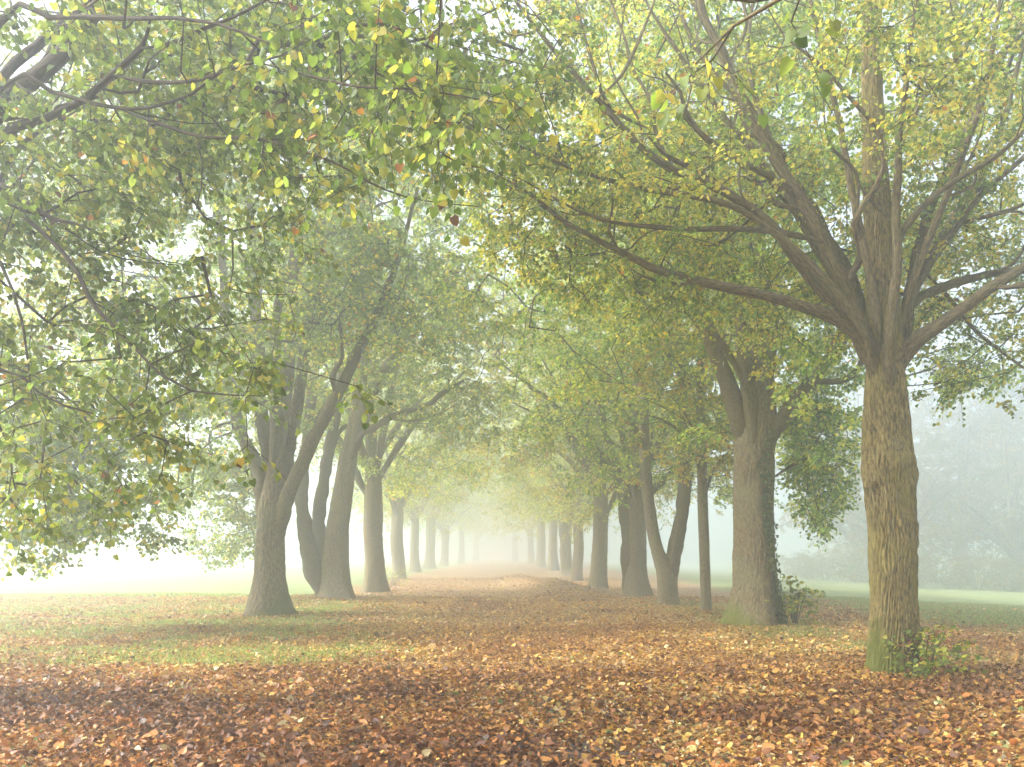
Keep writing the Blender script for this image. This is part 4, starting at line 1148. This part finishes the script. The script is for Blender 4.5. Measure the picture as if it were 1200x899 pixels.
for bx, by, n_, sp_ in ((-7.6, 22.3, 900, .75), (-6.6, 22.2, 500, .6), (5.2, 11.1, 300, .45), (5.7, 19.2, 350, .7), (-7.0, 31.8, 400, .9)):   # drifts against the trunks
    XS.append(g.normal(bx, sp_, n_)); YS.append(g.normal(by, sp_ * .5, n_))
XS, YS = np.concatenate(XS), np.concatenate(YS)
k = len(XS)
lit = g.random(k)
P = np.stack([XS, YS, gz(XS, YS) + .014 + .045 * lit ** 1.5], -1)
ang = g.uniform(0, 6.283, k)
tilt = np.abs(g.normal(0, .5, k))
T = np.stack([np.cos(ang), np.sin(ang), tilt * g.choice([-.4, 1], k)], -1)
N = np.stack([g.normal(0, .55, k), g.normal(0, .55, k), np.ones(k)], -1)
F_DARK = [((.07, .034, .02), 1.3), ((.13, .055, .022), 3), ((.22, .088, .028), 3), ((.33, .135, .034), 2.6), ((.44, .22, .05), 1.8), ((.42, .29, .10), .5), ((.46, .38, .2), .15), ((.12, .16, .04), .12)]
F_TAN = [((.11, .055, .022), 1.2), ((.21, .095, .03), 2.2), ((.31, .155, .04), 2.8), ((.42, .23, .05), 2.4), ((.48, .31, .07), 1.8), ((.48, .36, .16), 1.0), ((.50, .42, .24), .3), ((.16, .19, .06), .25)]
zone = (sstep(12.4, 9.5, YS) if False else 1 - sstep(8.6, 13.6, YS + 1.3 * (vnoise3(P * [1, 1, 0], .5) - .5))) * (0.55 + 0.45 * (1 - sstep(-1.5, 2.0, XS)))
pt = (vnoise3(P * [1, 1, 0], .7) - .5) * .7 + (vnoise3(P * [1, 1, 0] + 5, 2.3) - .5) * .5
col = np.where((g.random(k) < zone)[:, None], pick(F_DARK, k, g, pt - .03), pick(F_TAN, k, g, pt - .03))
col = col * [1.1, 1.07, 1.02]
sz = np.clip(.034 * np.exp(g.normal(0, .40, k)), .015, .095) * np.where(YS > 20, 1.25, 1)
fold = g.uniform(-.1, .8, k); curl = g.uniform(-.6, .7, k)
pxs, pys = proj(P)
app = sz / YS * (lit > .55) * (pys < 893) * (pxs > 6) * (pxs < 1194)
big = np.argsort(-app)[:300]
m = np.ones(k, bool); m[big] = False
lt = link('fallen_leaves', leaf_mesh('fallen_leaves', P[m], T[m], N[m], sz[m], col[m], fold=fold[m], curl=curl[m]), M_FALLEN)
lt['kind'] = 'stuff'
lt['label'] = 'brown, orange and tan fallen leaves carpeting the walk'
lt['category'] = 'leaf litter'
KINDS = [('dark reddish brown', (.10, .042, .027)), ('rusty brown', (.19, .075, .032)), ('bright orange', (.38, .17, .045)), ('pale tan', (.46, .35, .17))]
wts = np.cumsum([.3, .32, .22, .16])
A_, T_, N_ = rot_from(T[big], N[big])
for j, i in enumerate(big):
    kd = int(np.searchsorted(wts, g.random()))
    v = j % 6
    cc = np.clip(np.array(KINDS[kd][1]) * (0.8 + .08 * v), 0, 1)
    me = leaf_proto(('fall', kd, v), cc, M_FALLEN, [.1, .5, -.1, .7, .3, .2][v], [.5, -.4, .3, .1, -.2, .6][v])
    o = bpy.data.objects.new('fallen_leaf', me)
    C.objects.link(o)
    mtx = Matrix.Identity(4)
    for r_ in range(3):
        mtx[r_][0] = A_[j][r_] * sz[i]; mtx[r_][1] = T_[j][r_] * sz[i]; mtx[r_][2] = N_[j][r_] * sz[i]; mtx[r_][3] = P[i][r_]
    o.matrix_world = mtx
    o['label'] = KINDS[kd][0] + ' curled fallen leaf on top of the foreground litter'
    o['category'] = 'fallen leaf'
    o['group'] = KINDS[kd][0] + ' leaves nearest the camera'

# ---------------------------------------------------------------- grass blades where the litter is thin
g = np.random.default_rng(95)
nn = 420000
y = 5.8 + (36 - 5.8) * g.random(nn) ** 1.25
x = g.uniform(-.64, .64, nn) * y
la = litter_amount(x, y)
tuft = vnoise3(np.stack([x, y, y * 0], -1) + 17, 2.2)
kk = g.random(nn) < np.clip((1 - la) * 1.1 * (0.35 + 1.2 * tuft), 0, 1)
spot = (tuft > .82) & (g.random(nn) < .22) & (y < 14)
kk = (kk | spot) & (np.abs(x - path_x(y)) > 1.0)
x, y = x[kk], y[kk]
k = len(x)
b = np.stack([x, y, gz(x, y) - .005], -1)
dr = np.stack([g.normal(0, .45, k), g.normal(0, .45, k), np.ones(k)], -1)
hgt = g.uniform(.03, .085, k)
sd_ = nrm(np.cross(dr, np.stack([g.normal(size=k), g.normal(size=k), np.zeros(k)], -1))) * (.0028 + .0004 * y)[:, None]
V = np.stack([b - sd_, b + sd_, b + dr * hgt[:, None]], 1).reshape(-1, 3)
Q = [np.arange(k * 3).reshape(-1, 3)]
gcol = pick([((.11, .16, .035), 2), ((.19, .245, .06), 3), ((.28, .30, .10), 2), ((.36, .32, .15), .8)], k, g)
gr_ = link('grass', mesh_from('grass', V, Q, {'col': ('FLOAT_COLOR', 'FACE', gcol)}), M_LEAF)
gr_['kind'] = 'stuff'
gr_['label'] = 'short green grass showing between the fallen leaves'
gr_['category'] = 'grass'

# ---------------------------------------------------------------- haze
hm, n, l = new_mat('haze')
pv = n.new('ShaderNodeVolumePrincipled')
pv.inputs['Color'].default_value = (0.90, 0.955, 1.0, 1)
pv.inputs['Density'].default_value = 0.0122
pv.inputs['Anisotropy'].default_value = 0.75
o_ = n.new('ShaderNodeOutputMaterial'); l.new(pv.outputs[0], o_.inputs['Volume'])
zt = 29.5; zb = float(Z.min()) - 1.0
hv = np.array([[sx_ * 258, sy_ * 258, z_] for z_ in (zb, zt) for sx_, sy_ in ((-1, -1), (1, -1), (1, 1), (-1, 1))], float)
hq = np.array([[3, 2, 1, 0], [4, 5, 6, 7], [0, 1, 5, 4], [1, 2, 6, 5], [2, 3, 7, 6], [3, 0, 4, 7]])
hz = link('haze', mesh_from('haze', hv, hq), hm)
hz['kind'] = 'stuff'
hz['label'] = 'pale morning fog filling the whole avenue'
hz['category'] = 'fog'
